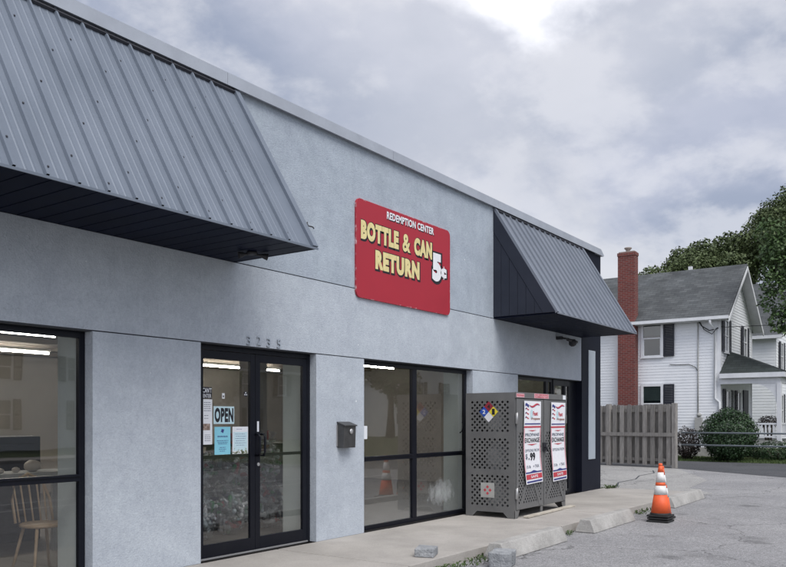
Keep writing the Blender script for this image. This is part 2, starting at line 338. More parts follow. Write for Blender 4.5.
def sign_red():
    m = bpy.data.materials.new('sign_red'); m.use_nodes = True; nt = m.node_tree; L = nt.links.new; b = nt.nodes['Principled BSDF']
    tc = nd(nt, 'ShaderNodeTexCoord'); co = tc.outputs['Object']; s = nd(nt, 'ShaderNodeSeparateXYZ'); L(co, s.inputs[0])
    n = nd(nt, 'ShaderNodeTexNoise'); n.inputs['Scale'].default_value = 14; n.inputs['Detail'].default_value = 8; n.inputs['Roughness'].default_value = .7; L(co, n.inputs['Vector'])
    n2 = nd(nt, 'ShaderNodeTexNoise'); n2.inputs['Scale'].default_value = 1.6; n2.inputs['Detail'].default_value = 6; L(co, n2.inputs['Vector'])
    def dist(src, c, half):
        a = nd(nt, 'ShaderNodeMath', operation='SUBTRACT'); L(src, a.inputs[0]); a.inputs[1].default_value = c
        q = nd(nt, 'ShaderNodeMath', operation='ABSOLUTE'); L(a.outputs[0], q.inputs[0])
        p = nd(nt, 'ShaderNodeMath', operation='SUBTRACT'); p.inputs[0].default_value = half; L(q.outputs[0], p.inputs[1]); return p.outputs[0]
    mn = nd(nt, 'ShaderNodeMath', operation='MINIMUM'); L(dist(s.outputs[0], 0, 1.18), mn.inputs[0]); L(dist(s.outputs[2], .655, .655), mn.inputs[1])
    k = nd(nt, 'ShaderNodeMath', operation='MULTIPLY_ADD'); L(n.outputs['Fac'], k.inputs[0]); k.inputs[1].default_value = -.16; L(mn.outputs[0], k.inputs[2])
    r = nd(nt, 'ShaderNodeMapRange'); r.inputs[1].default_value = -.104; r.inputs[2].default_value = -.082; r.inputs[3].default_value = .7; r.inputs[4].default_value = 0; L(k.outputs[0], r.inputs[0])
    c0 = nd(nt, 'ShaderNodeMix', data_type='RGBA'); c0.inputs[6].default_value = (.43,.020,.038,1); c0.inputs[7].default_value = (.33,.017,.032,1)
    L(n2.outputs['Fac'], c0.inputs[0])
    mx = nd(nt, 'ShaderNodeMix', data_type='RGBA'); L(c0.outputs[2], mx.inputs[6]); mx.inputs[7].default_value = (.7,.62,.64,1)
    L(r.outputs[0], mx.inputs[0]); L(mx.outputs[2], b.inputs['Base Color']); b.inputs['Roughness'].default_value = .55
    return m
M['sign_red'] = sign_red()

# ------------------------------------------------------------------ text as mesh
def text_mesh(s, size=1, bold=0, extrude=0, shear=0, space=None):
    cu = bpy.data.curves.new('t', 'FONT'); cu.body = s; cu.size = size; cu.offset = bold; cu.extrude = extrude; cu.shear = shear
    cu.resolution_u = 4; cu.space_character = 1 + (bold if space is None else space)*2.2
    o = bpy.data.objects.new('t', cu); COL.objects.link(o)
    bpy.context.view_layer.update()
    dg = bpy.context.evaluated_depsgraph_get()
    me = bpy.data.meshes.new_from_object(o.evaluated_get(dg))
    bpy.data.objects.remove(o)
    return me
def put_text(mb, s, x0, x1, z0, z1, y, bold=0, extrude=0, m=0, shear=0, ref=None, plane='y', space=None):
    """lettering fitted to x0..x1 by z0..z1, facing -y (plane 'y') or -x (plane 'x', x0..x1 then running in -y)"""
    me = text_mesh(s, 1, bold, 0, shear, space)
    bb = text_mesh(s, 1, 0, 0, shear) if ref is None else ref
    xs = [v.co.x for v in bb.vertices]; ys = [v.co.y for v in bb.vertices]
    sx = (x1-x0)/(max(xs)-min(xs)); sy = (z1-z0)/(max(ys)-min(ys))
    cx = (max(xs)+min(xs))/2; cy = (max(ys)+min(ys))/2
    xs2 = [v.co.x for v in me.vertices]; cx2 = (max(xs2)+min(xs2))/2
    b = len(mb.v); vs = []
    for v in me.vertices:
        u = (x0+x1)/2 + (v.co.x-cx2)*sx; w = (z0+z1)/2 + (v.co.y-cy)*sy
        vs.append((u, y, w) if plane == 'y' else (y, u, w))
    mb.add(vs, [tuple(p.vertices) for p in me.polygons], m)
    return mb

# ------------------------------------------------------------------ setting: ground
def gz(x, y=0):
    if x < 14: return -.12
    if x < 24: return -.12 + .12*(x-14)/10
    if x < 27: return .10*(x-24)/3
    return .10
g = MB(); xs = [-400,-60,-20,0,7,14,19,24,27,40,80,400]; ys = [-400,-60,-20,-9,0,9,20,60,400]
vs = [(x, y, gz(x)-.012) for x in xs for y in ys]; n = len(ys)
g.add(vs, [(i*n+j, (i+1)*n+j, (i+1)*n+j+1, i*n+j+1) for i in range(len(xs)-1) for j in range(n-1)])
g.build('ground', M['lawn'], kind='structure')
# parking lot sheet
g = MB(); X_ = [-30,-8,0,7,14,17,21.4]
for a, b in zip(X_[:-1], X_[1:]):
    g.quad((a,-13,gz(a)), (b,-13,gz(b)), (b,14,gz(b)), (a,14,gz(a)))
g.build('parking_lot', M['lot'], kind='structure')
# pale strip of older concrete between the sidewalk and the side road
g = MB()
pl = [(11.6,-1.80),(12.9,-2.0),(14,-1.2),(16.5,-1.0),(20.4,.9),(20.9,4.0),(16.0,5.0),(14,5.0),(11.45,5)]
g.add([(x,y,gz(x)+.004) for x,y in pl], [tuple(range(len(pl)))])
g.build('concrete_apron', M['apron'], kind='structure')
g = MB(); cp = [(11.5,.35),(12.6,.55),(13.4,.35),(14.6,.75),(15.8,.70),(17.0,1.0),(18.2,.95),(19.2,1.3)]
for (a,b) in zip(cp[:-1], cp[1:]):
    wd = .02
    g.quad((a[0],a[1]-wd,gz(a[0])+.008),(b[0],b[1]-wd,gz(b[0])+.008),(b[0],b[1]+wd,gz(b[0])+.008),(a[0],a[1]+wd,gz(a[0])+.008))
g.build('ground_crack', M['recess_dark'], kind='structure')
# side road
g = MB(); near = [(14.5,-12.5),(16.6,-6),(18.4,-2.6),(20.45,.8),(21.0,4),(21.2,16)]
for (a,b) in zip(near[:-1], near[1:]):
    far = 24.3
    g.quad((a[0],a[1],gz(a[0])+.006), (far,a[1],gz(far)+.006), (far,b[1],gz(far)+.006), (b[0],b[1],gz(b[0])+.006))
g.build('side_road', M['road'], kind='structure')
# the street in front of the lot (behind the camera, mirrored in the glass)
g = MB(); g.quad((-80,-22,-.11),(120,-22,-.11),(120,-13,-.11),(-80,-13,-.11)); g.build('street', M['road'], kind='structure')
g = MB(); g.box(-80,120,-24,-22,-.2,.0); g.build('pavement', M['concrete'], kind='structure')
g = MB()
for y in (-7.15,-8.3): g.quad((-6,y-.05,-.116),(13.9,y-.05,-.116),(13.9,y+.05,-.116),(-6,y+.05,-.116))
g.build('parking_line', M['line_paint'], kind='structure')
g = MB()
for y in (-13.4,-17.4,-17.6): g.quad((-80,y-.06,-.105),(120,y-.06,-.105),(120,y+.06,-.105),(-80,y+.06,-.105))
g.build('road_line', M['line_paint'], kind='structure')
# sidewalk: slabs with open joints, kerb face to the lot
g = MB(); js = [-8,-5.2,-3.1,-1.0,1.15,3.35,5.0,6.9,8.8,10.4,11.75]
random.seed(3)
for a, b in zip(js[:-1], js[1:]):
    g.box(a+.009, b-.009, -1.86, -.0, -.2, random.uniform(-.004,.002))
g.build('sidewalk', M['concrete'], bevel=.008, kind='structure')

# ------------------------------------------------------------------ STORE BUILDING
store = thing('store_building', 'grey stucco storefront with dark metal awnings and black framed windows', 'building')
w = MB()
TOP = 5.13
w.box(-8, 10.286, 0, .17, 2.332, 3.232)                       # middle band
for a, b in ((-8,-4.2), (-1.28,0), (1.84,2.81), (5.72,7.35)): w.box(a, b, 0, .17, 0, 2.32)
w.box(-7.99, 10.27, .012, .165, 2.3205, 2.3315, 1)            # joint backing
w.box(-7.99, 10.27, .012, .165, 3.2325, 3.2435, 1)
wall = w.build('front_wall', [M['stucco'], M['recess_dark']], store)
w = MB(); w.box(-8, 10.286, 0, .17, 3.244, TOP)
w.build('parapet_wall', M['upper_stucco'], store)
w = MB()
w.box(10.29, 11.35, -.012, .17, .0, TOP); w.box(11.05, 11.35, .17, 12, 0, TOP)
w.build('corner_cladding', M['black_clad'], store)
w = MB(); w.box(10.63, 11.0, -.03, -.0125, .67, 3.0)
w.build('light_panel', M['strip'], store, bevel=.003)
# coping
w = MB()
cj = [-8,-5.1,-2.1,.32,3.4,6.5,9.55,11.0]
for a, b in zip(cj[:-1], cj[1:]):
    w.box(a+.002, b-.002, -.05, .32, TOP+.002, 5.25)
    w.box(a+.002, b-.002, -.062, -.0505, TOP-.012, 5.25)
w.prism([(11.002,-.062,TOP-.012),(11.42,-.062,TOP-.012),(11.42,-.062,TOP+.02),(11.25,-.062,5.25),(11.002,-.062,5.25)], (0,.38,0))
w.build('coping', M['trim'], store)
w = MB(); w.box(-8,11.04,.18,12,4.7,4.85); w.build('roof_deck', M['recess_dark'], store)
# interior shell
w = MB(); w.box(-8,11.04,9.0,9.15,0,4.7); w.box(10.95,11.04,.57,8.99,0,4.7); w.box(-8.15,-8,0,12,0,TOP)
w.box(-1.9,-1.75,7.2,9.0,0,2.85)
for a, b in ((-1.9,-1.28+.0), (1.84,2.81), (5.72,7.35)): pass
w.build('interior_wall', M['int_wall'], store)
w = MB()
for a, b in ((-8,-4.2), (-1.28,-.02), (1.84,2.79), (5.72,7.33), (10.29,10.94)): MB().box(a, b, .175, .56, 0, 2.85).build('interior_pier', M['int_pier'], store)
w = MB(); w.box(-8,11.04,.175,9.0,-.05,-.002); w.build('interior_floor', M['int_floor'], store)
w = MB(); w.box(-8,11.04,.175,9.0,2.86,2.95)
for k in range(7): w.box(-8,11.04,1.2+k*1.2,1.35+k*1.2,2.78,2.8595)
w.build('interior_ceiling', M['int_ceil'], store)

# windows ------------------------------------------------------
def frame_box(mb, x0, x1, z0, z1, fr=.05, y0=.115, y1=.168):
    mb.box(x0, x0+fr, y0, y1, z0, z1); mb.box(x1-fr, x1, y0, y1, z0, z1)
    mb.box(x0+fr, x1-fr, y0, y1, z1-fr, z1); mb.box(x0+fr, x1-fr, y0, y1, z0, z0+fr)
def store_window(x0, x1, mull, sashx=None, smear=None, name='window'):
    f = MB(); frame_box(f, x0+.002, x1-.002, .002, 2.318, .06)
    for mxx in mull:
        f.box(mxx-.055, mxx+.055, .112, .170, .062, 2.258)
    xs_ = [x0+.062] + [q for m_ in mull for q in (m_-.055, m_+.055)] + [x1-.062]
    for i in range(0, len(xs_), 2):
        f.box(xs_[i], xs_[i+1], .105, .170, .94, 1.005)
        f.box(xs_[i], xs_[i+1], .090, .1045, .985, .998)
    fo = f.build('window_frame', M['black_alu'], store, bevel=.003)
    p = MB(); p.box(x0+.03, x1-.03, .140, .146, .03, 2.29)
    p.build('window_pane', M['glass'], fo)
    if smear:
        q = MB(); q.quad((mull[0]+.06,.1475,.055),(x1-.06,.1475,.055),(x1-.06,.1475,.94),(mull[0]+.06,.1475,.94))
        q.quad((x0+.06,.1475,.055),(mull[0]-.06,.1475,.055),(mull[0]-.06,.1475,.94),(x0+.06,.1475,.94))
        q.build('dust_film', M['smear'], fo)
    return fo
store_window(-4.2, -1.28, [-3.1])
s = MB(); s.box(-1.42,-1.345,.105,.150,.08,2.25)
fo = store_window(2.81, 5.72, [4.19], smear=True)
h = MB(); h.tube([(5.50,.11,1.30),(5.50,.07,1.33),(5.52,.06,1.42),(5.54,.09,1.47)], .014, 6)
h.build('window_handle', M['black_alu'], fo)
h = MB(); h.box(5.60,5.66,.09,.112,.98,1.04); h.build('window_latch', M['black_alu'], fo)
fo = store_window(7.35, 9.1, [8.84])
# far-right entrance: sidelight frame
d = MB(); d.box(9.1,9.17,.1,.17,0,2.318); d.box(9.65,9.72,.1,.17,0,2.318); d.box(9.9,10.288,.12,.17,0,2.318); d.box(9.17,9.65,.1,.17,2.2,2.318); d.box(9.17,9.65,.1,.17,0,.2)
d.box(9.72,9.9,.1,.17,2.2,2.318); d.box(9.72,9.9,.1,.17,0,.1)
e = d.build('side_entrance', M['black_alu'], store, bevel=.003)
d = MB(); d.box(9.15,9.92,.140,.146,.05,2.25); d.build('window_pane', M['glass'], e)
d = MB(); d.tube([(9.2,.1,.9),(9.2,.03,.9),(9.2,.03,1.2),(9.2,.1,1.2)], .014, 8); d.build('door_handle', M['black_alu'], e)

# double door --------------------------------------------------
f = MB(); f.box(.002,.05,.10,.17,0,2.318); f.box(1.79,1.838,.10,.17,0,2.318); f.box(.05,1.79,.10,.17,2.262,2.318)
f.box(.05,1.79,.09,.17,.0,.018, 1)
f.build('door_frame', [M['black_alu'], M['galv']], store, bevel=.002)
def leaf(x0, x1, flip):
    f = MB(); y0, y1 = .105, .150
    st = .075
    f.box(x0, x0+st, y0, y1, .022, 2.258); f.box(x1-st, x1, y0, y1, .022, 2.258)
    f.box(x0+st, x1-st, y0, y1, 2.17, 2.258); f.box(x0+st, x1-st, y0, y1, .022, .16)
    lf = f.build('door_leaf', M['black_alu'], store, bevel=.003)
    p = MB(); p.box(x0+st-.01, x1-st+.01, .124, .130, .15, 2.18); p.build('door_glass', M['glass'], lf)
    b = MB(); b.box(x0+st, x1-st, .131, .165, 1.085, 1.12); b.build('push_bar', M['black_alu'], lf)
    return lf
la = leaf(.052, .898, 0); lb = leaf(.902, 1.788, 1)
h = MB()
for x in (.905,): 
    h.tube([(x,.105,1.34),(x,.05,1.34),(x,.035,1.30),(x,.035,1.14),(x,.05,1.10),(x,.105,1.10)], .014, 10)
h.build('pull_handle', M['black_alu'], la)
h = MB(); x = .985
h.tube([(x,.105,1.34),(x,.05,1.34),(x,.035,1.30),(x,.035,1.14),(x,.05,1.10),(x,.105,1.10)], .014, 10)
h.build('pull_handle', M['black_alu'], lb)
h = MB(); h.lathe((.945,.098,.995), [(.02,0),(.02,.008)], 14, axis='y'); h.build('lock_cylinder', M['galv'], lb)
h = MB(); h.box(.925,.952,.1,.1045,1.37,1.49); h.build('door_sticker', M['paper'], lb)
h = MB(); h.prism([(.053,.09,2.22),(.18,.09,2.22),(.18,.09,2.205),(.075,.09,2.13),(.053,.09,2.13)], (0,.014,0)); h.build('door_bracket', M['black_alu'], la)

# awnings --------------------------------------------------------
def awning(x0, x1, name, mat_roof, pitch, left_cheek, label, x_top1=None):
    a = MB()
    T, Bt = Vector((0,-.006,5.105)), Vector((0,-1.15,3.25))
    d = (Bt-T); nrm = Vector((0, -d.z, d.y)).normalized()
    if nrm.y > 0: nrm = -nrm
    prof = []                                  # ribbed profile: (x, height)
    x = x0 + .02
    while x + pitch <= x1 + 1e-6:
        p = pitch
        prof += [(x,0),(x+.006,.030),(x+.026,.030),(x+.034,0),
                 (x+p*.46-.008,0),(x+p*.46,.0032),(x+p*.46+.010,.0032),(x+p*.46+.018,0),
                 (x+p*.74-.008,0),(x+p*.74,.0032),(x+p*.74+.010,.0032),(x+p*.74+.018,0)]
        x += p
    prof.append((x1,0))
    vs = []
    for (px, hh) in prof:
        for q in (T, Bt): vs.append(Vector((px,0,0)) + q + nrm*hh)
    a.add(vs, [(2*i, 2*i+2, 2*i+3, 2*i+1) for i in range(len(prof)-1)])
    # screw heads on the flats
    k = 0; xx = x0 + .02
    while xx + pitch <= x1 + 1e-6:
        for t in ((.16,.50,.86) if k % 2 else (.28,.66,.95)):
            c = T + d*t + Vector((xx + pitch*.24,0,0)) + nrm*.004
            dd = d.normalized()*.0065; ux = Vector((.0065,0,0))
            a.prism([c-dd-ux, c-dd+ux, c+dd+ux, c+dd-ux], nrm*.006, 1)
        xx += pitch; k += 1
    for q, tt in ((T + d*.012, .02), ):        # dark closure strip under the coping
        a.prism([Vector((x0,0,0))+q+nrm*.032, Vector((x1,0,0))+q+nrm*.032, Vector((x1,0,0))+q+nrm*.032+d.normalized()*tt, Vector((x0,0,0))+q+nrm*.032+d.normalized()*tt], -nrm*.03, 1)
    root = a.build('awning', [mat_roof, M['screw']], store, label=label)
    t = MB()                                    # rake flashings
    for xa, xb in ((x0-.012, x0+.022), (x1-.075, x1)):
        t.prism([Vector((xa,0,0))+T+nrm*.034, Vector((xb,0,0))+T+nrm*.034, Vector((xb,0,0))+Bt+nrm*.034, Vector((xa,0,0))+Bt+nrm*.034], -nrm*.048)
    t.box(x0-.012, x1, -1.178, -1.168, 3.232, 3.252)
    t.build('rake_trim', mat_roof, root)
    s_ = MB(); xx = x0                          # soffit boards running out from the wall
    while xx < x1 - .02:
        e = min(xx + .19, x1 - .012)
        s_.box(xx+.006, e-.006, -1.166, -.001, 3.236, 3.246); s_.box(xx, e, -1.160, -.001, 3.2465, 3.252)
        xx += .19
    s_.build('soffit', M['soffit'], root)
    c = MB()
    for xx, sgn in ((x0, -1), (x1-.04, 1)):
        tri = [(xx,-.001,3.26),(xx,-1.14,3.26),(xx,-.001,5.09)]
        if sgn > 0: MB().prism(tri, (.012,0,0)).build('cheek', M['cheek_metal'], root)
        else: c.prism(tri, (.012,0,0))
    if left_cheek:
        x = x0-.013
        # border band along the rake
        c.prism([(x,-.001,5.09),(x,-1.14,3.262),(x,-.92,3.262),(x,-.001,4.72)], (.011,0,0))
        n = 6
        for k in range(n):                     # vertical boards
            ya, yb = -.92*k/n, -.92*(k+1)/n+.008
            za = 3.262 + (4.72-3.262)*(1-k/n) - .012; zb = 3.262 + (4.72-3.262)*(1-(k+1)/n) - .002
            if zb < 3.27: zb = 3.27
            c.prism([(x+.006,ya-.001,3.264),(x+.006,yb,3.264),(x+.006,yb,zb),(x+.006,ya-.001,za)], (.006,0,0))
    c.build('cheek', M['cheek_metal'], root)
    return root
awning(-6.0, .514, 'awning', M['roof_metal'], .2525, False, 'wide near awning of pale ribbed metal over the door')
awning(6.43, 10.29, 'awning', M['roof_metal_far'], .2375, True, 'smaller far awning with a dark triangular cheek')

# interior tubes
def tube_light(x0, x1, y, label):
    t = thing('tube_light', label, 'ceiling light', (x0, y, 2.7), 'tube lights inside the store')
    m = MB(); m.tube([(x0,y,2.7),(x1,y,2.7)], .016, 8); m.build('lamp_tube', M['tube'], t)
    m = MB(); m.box(x0-.03,x1+.03,y-.02,y+.02,2.735,2.78); m.build('fixture', M['siding_grey'], t)
tube_light(-2.9, .84, 4.05, 'lit tube seen high through the left window, nearer and brighter of its two')
tube_light(-1.6, 2.45, 6.85, 'lit tube seen through the left window below the nearer one')
tube_light(5.2, 7.4, 6.95, 'lit tube seen through the top of the door, left leaf')
tube_light(7.55, 8.5, 6.95, 'short lit tube seen through the right door leaf')
tube_light(6.6, 9.4, 4.2, 'lit tube at the top left of the centre window')

# ------------------------------------------------------------------ wall sign
sg = thing('wall_sign', 'worn red bottle and can return sign with cream lettering on the upper wall', 'sign', (3.785, 0, 3.125))
def rrect(x0, x1, z0, z1, r, y, n=6):
    pts = []
    for cx, cz, a0 in ((x1-r,z0+r,-90),(x1-r,z1-r,0),(x0+r,z1-r,90),(x0+r,z0+r,180)):
        for k in range(n+1):
            a = R(a0 + 90*k/n); pts.append((cx+r*math.cos(a), y, cz+r*math.sin(a)))
    return pts
p = MB(); p.prism(rrect(2.605,4.965,3.125,4.435,.09,-.03), (0,.028,0)); p.build('sign_panel', M['sign_red'], sg, bevel=.003)
def outlined(text, x0,x1,z0,z1, bold, outline, cmat, y=-.0315, shear=0, lab='lettering'):
    o = MB(); ref = text_mesh(text, 1, bold, 0, shear)
    put_text(o, text, x0, x1, z0, z1, y, bold+outline, ref=ref, shear=shear, space=bold)
    o.v = [(a+.010, b, c-.009) for a, b, c in o.v]
    # solid thickness
    o.build(lab+'_outline', M['ink'], sg)
    t = MB(); put_text(t, text, x0, x1, z0, z1, y-.0015, bold, ref=ref, shear=shear); t.build(lab, cmat, sg)
outlined('REDEMPTION CENTER', 3.285,4.49,4.285,4.39, .035,.03, M['white_letter'])
outlined('BOTTLE', 2.70,3.57,3.905,4.162, .07,.065, M['cream'])
outlined('&', 3.665,3.865,3.905,4.162, .03,.035, M['cream'])
outlined('CAN', 3.96,4.44,3.905,4.162, .07,.065, M['cream'])
outlined('RETURN', 3.02,4.10,3.552,3.812, .07,.065, M['cream'])
outlined('5', 4.445,4.705,3.60,4.025, .075,.07, M['white_letter'])
outlined('c', 4.685,4.855,3.68,3.83, .07,.06, M['white_letter'])
o = MB(); o.box(4.762,4.780,-.036,-.0345,3.655,3.855); o.build('cent_stroke', M['white_letter'], sg)

# address numbers
t = thing('address_numbers', 'small painted-over address digits above the double door', 'house number', (.65,0,2.34))
for ch, x, z in (('3',.65,2.345),('2',.81,2.355),('3',.965,2.345),('5',1.135,2.345)):
    m = MB(); put_text(m, ch, x, x+.065, z, z+.10, -.014, .004); 
    put_text(m, ch, x+.005, x+.068, z-.005, z+.095, -.004, .0, m=1)  # darker offset copy paints the shade beside each raised digit
    m.build('digit', [M['upper_stucco'], M['cage']], t)

# mailbox
t = thing('mailbox', 'small dark metal mailbox on the pier right of the door', 'mailbox', (2.42,0,1.14))
m = MB(); m.prism([(2.245,-.002,1.15),(2.245,-.11,1.15),(2.245,-.12,1.43),(2.245,-.002,1.47)], (.24,0,0)); m.build('box_body', M['mailbox'], t, bevel=.006)
m = MB(); m.prism([(2.235,-.002,1.485),(2.235,-.135,1.440),(2.235,-.135,1.425),(2.235,-.002,1.470)], (.26,0,0)); m.build('lid', M['mailbox'], t, bevel=.003)
m = MB(); m.lathe((2.38,-.124,1.36), [(.034,0),(.034,-.008),(.012,-.014)], 16, axis='y'); m.build('emblem', M['galv'], t)
m = MB(); m.box(2.225,2.244,-.012,-.002,1.17,1.44); m.build('wall_bracket', M['galv'], t)

# notes on the left door leaf (outside face of the glass)
def sheet(name, x0, x1, z0, z1, m_, label, cat, y=.1215, tilt=0):
    t = thing(name, label, cat, ((x0+x1)/2, y, z0)); s_ = MB(); s_.box(x0,x1,y,y+.0012,z0,z1); s_.build('paper', m_, t); return t
YT = .1205
def lines(par, x0, x1, zs, m_, th=.006, y=YT):
    b = MB()
    for z, a, c in zs:
        xx = x0+(x1-x0)*a
        while xx < x0+(x1-x0)*c - .004:
            wd = random.uniform(.012,.035); e = min(xx+wd, x0+(x1-x0)*c)
            b.box(xx, e, y, y+.0006, z, z+th); xx = e+.006
    b.build('printed_text', m_, par)
random.seed(11)
t = sheet('door_notice', .128, .262, 1.735, 1.86, M['ink'], 'black notice with white letters above the long white notice', 'notice')
b = MB(); put_text(b, "CAN'T", .135,.255,1.80,1.85,YT,.02); put_text(b, "ENTER", .14,.25,1.745,1.785,YT,.01); b.build('printed_text', M['paper'], t)
t = sheet('door_notice', .128, .266, 1.24, 1.728, M['paper'], 'long narrow white notice at the left edge of the door', 'notice')
lines(t, .135,.26, [(1.69-.022*k, .1, .9) for k in range(5)]+[(1.55-.03*k,.15,.6) for k in range(2)]+[(1.34-.02*k,.2,.85) for k in range(4)], M['ink_grey'])
b = MB(); b.box(.135,.235,YT,YT+.0006,1.395,1.465); b.build('photo_print', mat('photo_print', (.10,.06,.04), .6, (.45,.35,.3), 40), t)
t = sheet('open_sign', .285, .585, 1.462, 1.655, M['paper_pale'], 'white open sign with bold black letters on the door glass', 'sign', y=.1195)
b = MB(); put_text(b, 'OPEN', .312,.558,1.49,1.628,.1185,.055); b.build('lettering', M['ink'], t)
t = sheet('door_notice', .300, .53, 1.125, 1.43, M['paper_cyan'], 'bright cyan notice under the open sign', 'notice')
lines(t, .31,.52, [(1.325,.15,.85),(1.315,.15,.85),(1.275,.1,.9),(1.255,.15,.85),(1.24,.2,.8),(1.20,.3,.7),(1.18,.25,.75),(1.16,.3,.7)], M['ink_navy'])
b = MB(); b.prism([(.415+.03*math.cos(k*.6981)*(1 if k%2 else .6), YT, 1.385+.026*math.sin(k*.6981)*(1 if k%2 else .7)) for k in range(9)], (0,.0006,0)); b.build('emblem', M['ink_navy'], t)
t = sheet('door_notice', .562, .80, 1.125, 1.43, M['paper'], 'pale blue-white notice with a leafy border at its foot', 'notice')
b = MB(); b.box(.575,.79,YT+.0003,YT+.0008,1.16,1.37); b.build('pale_panel', M['paper_pale'], t)
lines(t, .58,.79, [(1.40,.2,.6),(1.345,.1,.8),(1.32,.15,.9),(1.295,.1,.85),(1.27,.15,.8),(1.245,.1,.9),(1.22,.2,.8)], M['ink_navy'], .004)
b = MB()
for k in range(46):
    x = random.uniform(.57,.79); z = 1.13+abs(random.gauss(0,.022)); r = random.uniform(.006,.013); a = random.uniform(0,3)
    b.prism([(x+r*math.cos(a+j*1.571)*(1.5 if j%2 else .5), YT-.0004, z+r*math.sin(a+j*1.571)*(1.5 if j%2 else .5)) for j in range(4)], (0,.0004,0))
b.build('leaf_border', M['ink_green'], t)
t = thing('round_sticker', 'small round dark sticker high on the door glass', 'sticker', (.745,.12,1.78))
b = MB(); b.lathe((.762,.1215,1.80), [(.033,0),(.033,-.001)], 18, axis='y'); b.build('disc', M['ink'], t)
b = MB()
for k in range(3):
    a = R(90+120*k); b.lathe((.762+.015*math.cos(a),.120,1.80+.015*math.sin(a)), [(.008,0),(.008,-.0006)], 10, axis='y')
b.build('dots', M['paper'], t)
t = thing('door_tag', 'tiny white tag above the open sign', 'tag', (.43,.12,1.75)); b = MB(); b.box(.408,.445,.1203,.1215,1.74,1.80); b.build('paper', M['paper'], t)
b = MB(); b.box(.418,.434,.1196,.1202,1.755,1.775); b.build('mark', M['ink'], t)
t = thing('window_notice', 'small blank white card at the left edge of the centre window', 'notice', (3.02,.13,1.25)); b = MB(); b.box(2.87,3.06,.1365,.1385,1.245,1.425); b.build('paper', M['paper'], t)

# soffit light + camera + bracket
t = thing('soffit_light', 'black twin floodlight under the near awning', 'light fixture', (.2,-.55,3.236))
b = MB(); b.lathe((.2,-.55,3.205), [(.05,.029),(.055,.02),(.05,0)], 14); b.build('base', M['wire'], t)
for dx, dy in ((-.10,.06),(.11,-.08)):
    b = MB(); b.tube([(.2,-.55,3.215),(.2+dx*.6,-.55+dy*.6,3.205),(.2+dx*.9,-.55+dy*.9,3.198),(.2+dx*1.2,-.55+dy*1.2,3.19)], [.01,.013,.028,.036], 12); b.build('lamp_head', M['wire'], t)
t = thing('security_camera', 'black security camera on the wall under the far awning', 'camera', (9.2,0,3.06))
b = MB(); b.box(9.0,9.06,-.12,-.001,3.09,3.15); b.tube([(9.03,-.1,3.12),(9.03,-.2,3.10),(9.2,-.2,3.08)], .018, 8); b.build('arm', M['wire'], t)
b = MB(); b.lathe((9.35,-.2,3.02), [(.03,-.05),(.07,-.02),(.075,.05),(.05,.09)], 16); b.tube([(9.1,-.2,3.09),(9.55,-.2,3.07)], .03, 10); b.build('camera_head', M['wire'], t)
t = thing('wall_bracket', 'little dark bracket with a hook on the upper wall by the near awning', 'bracket', (1.64,0,3.85))
b = MB(); b.box(1.61,1.67,-.02,-.001,3.83,3.89); b.build('plate', M['wire'], t)
b = MB(); b.tube([(1.57,-.03,3.86),(1.64,-.03,3.865),(1.72,-.05,3.86),(1.73,-.06,3.84)], .008, 6); b.tube([(1.64,-.03,3.91),(1.64,-.03,3.81)], .008, 6); b.build('hook', M['wire'], t)

# ------------------------------------------------------------------ interior contents
def lump(mb, c, r, seed, rough=.25, n1=14, n2=10, m=0):
    vs = []
    for i in range(n2+1):
        th = math.pi*i/n2
        for k in range(n1):
            a = 2*math.pi*k/n1
            d = Vector((math.sin(th)*math.cos(a), math.sin(th)*math.sin(a), math.cos(th)))
            q = 1 + rough*mnoise.noise(d*2.3 + Vector((seed*3.1, seed, 0)))*2
            vs.append((c[0]+d.x*r[0]*q, c[1]+d.y*r[1]*q, c[2]+d.z*r[2]*q))
    mb.add(vs, [(i*n1+k, i*n1+(k+1) % n1, (i+1)*n1+(k+1) % n1, (i+1)*n1+k) for i in range(n2) for k in range(n1)], m, True)
def shell_mat():
    m = bpy.data.materials.new('clear_plastic_bag'); m.use_nodes = True; nt = m.node_tree; nt.nodes.clear(); L = nt.links.new
    o = nd(nt, 'ShaderNodeOutputMaterial'); mx = nd(nt, 'ShaderNodeMixShader'); t = nd(nt, 'ShaderNodeBsdfTransparent'); t.inputs[0].default_value = (.92,.94,.94,1)
    p = nd(nt, 'ShaderNodeBsdfPrincipled'); p.inputs['Base Color'].default_value = (.5,.52,.54,1); p.inputs['Roughness'].default_value = .22
    n = nd(nt, 'ShaderNodeTexNoise'); n.inputs['Scale'].default_value = 9; n.inputs['Detail'].default_value = 6; tc = nd(nt, 'ShaderNodeTexCoord'); L(tc.outputs['Object'], n.inputs['Vector'])
    b = nd(nt, 'ShaderNodeBump'); b.inputs['Strength'].default_value = 1; b.inputs['Distance'].default_value = .09; L(n.outputs['Fac'], b.inputs['Height']); L(b.outputs[0], p.inputs['Normal'])
    r = nd(nt, 'ShaderNodeMapRange'); r.inputs[1].default_value = .4; r.inputs[2].default_value = .7; r.inputs[3].default_value = .12; r.inputs[4].default_value = .5; L(n.outputs['Fac'], r.inputs[0])
    L(r.outputs[0], mx.inputs[0]); L(t.outputs[0], mx.inputs[1]); L(p.outputs[0], mx.inputs[2]); L(mx.outputs[0], o.inputs[0]); return m
M['bag_shell'] = shell_mat()
CANS = [mat('can_silver',(.55,.56,.57),.3,metal=.7), mat('can_green',(.05,.22,.09),.35), mat('can_white',(.7,.72,.74),.4), mat('can_dark',(.05,.06,.09),.35), mat('can_red',(.35,.05,.05),.35), mat('bottle_clear',(.45,.52,.55),.15)]
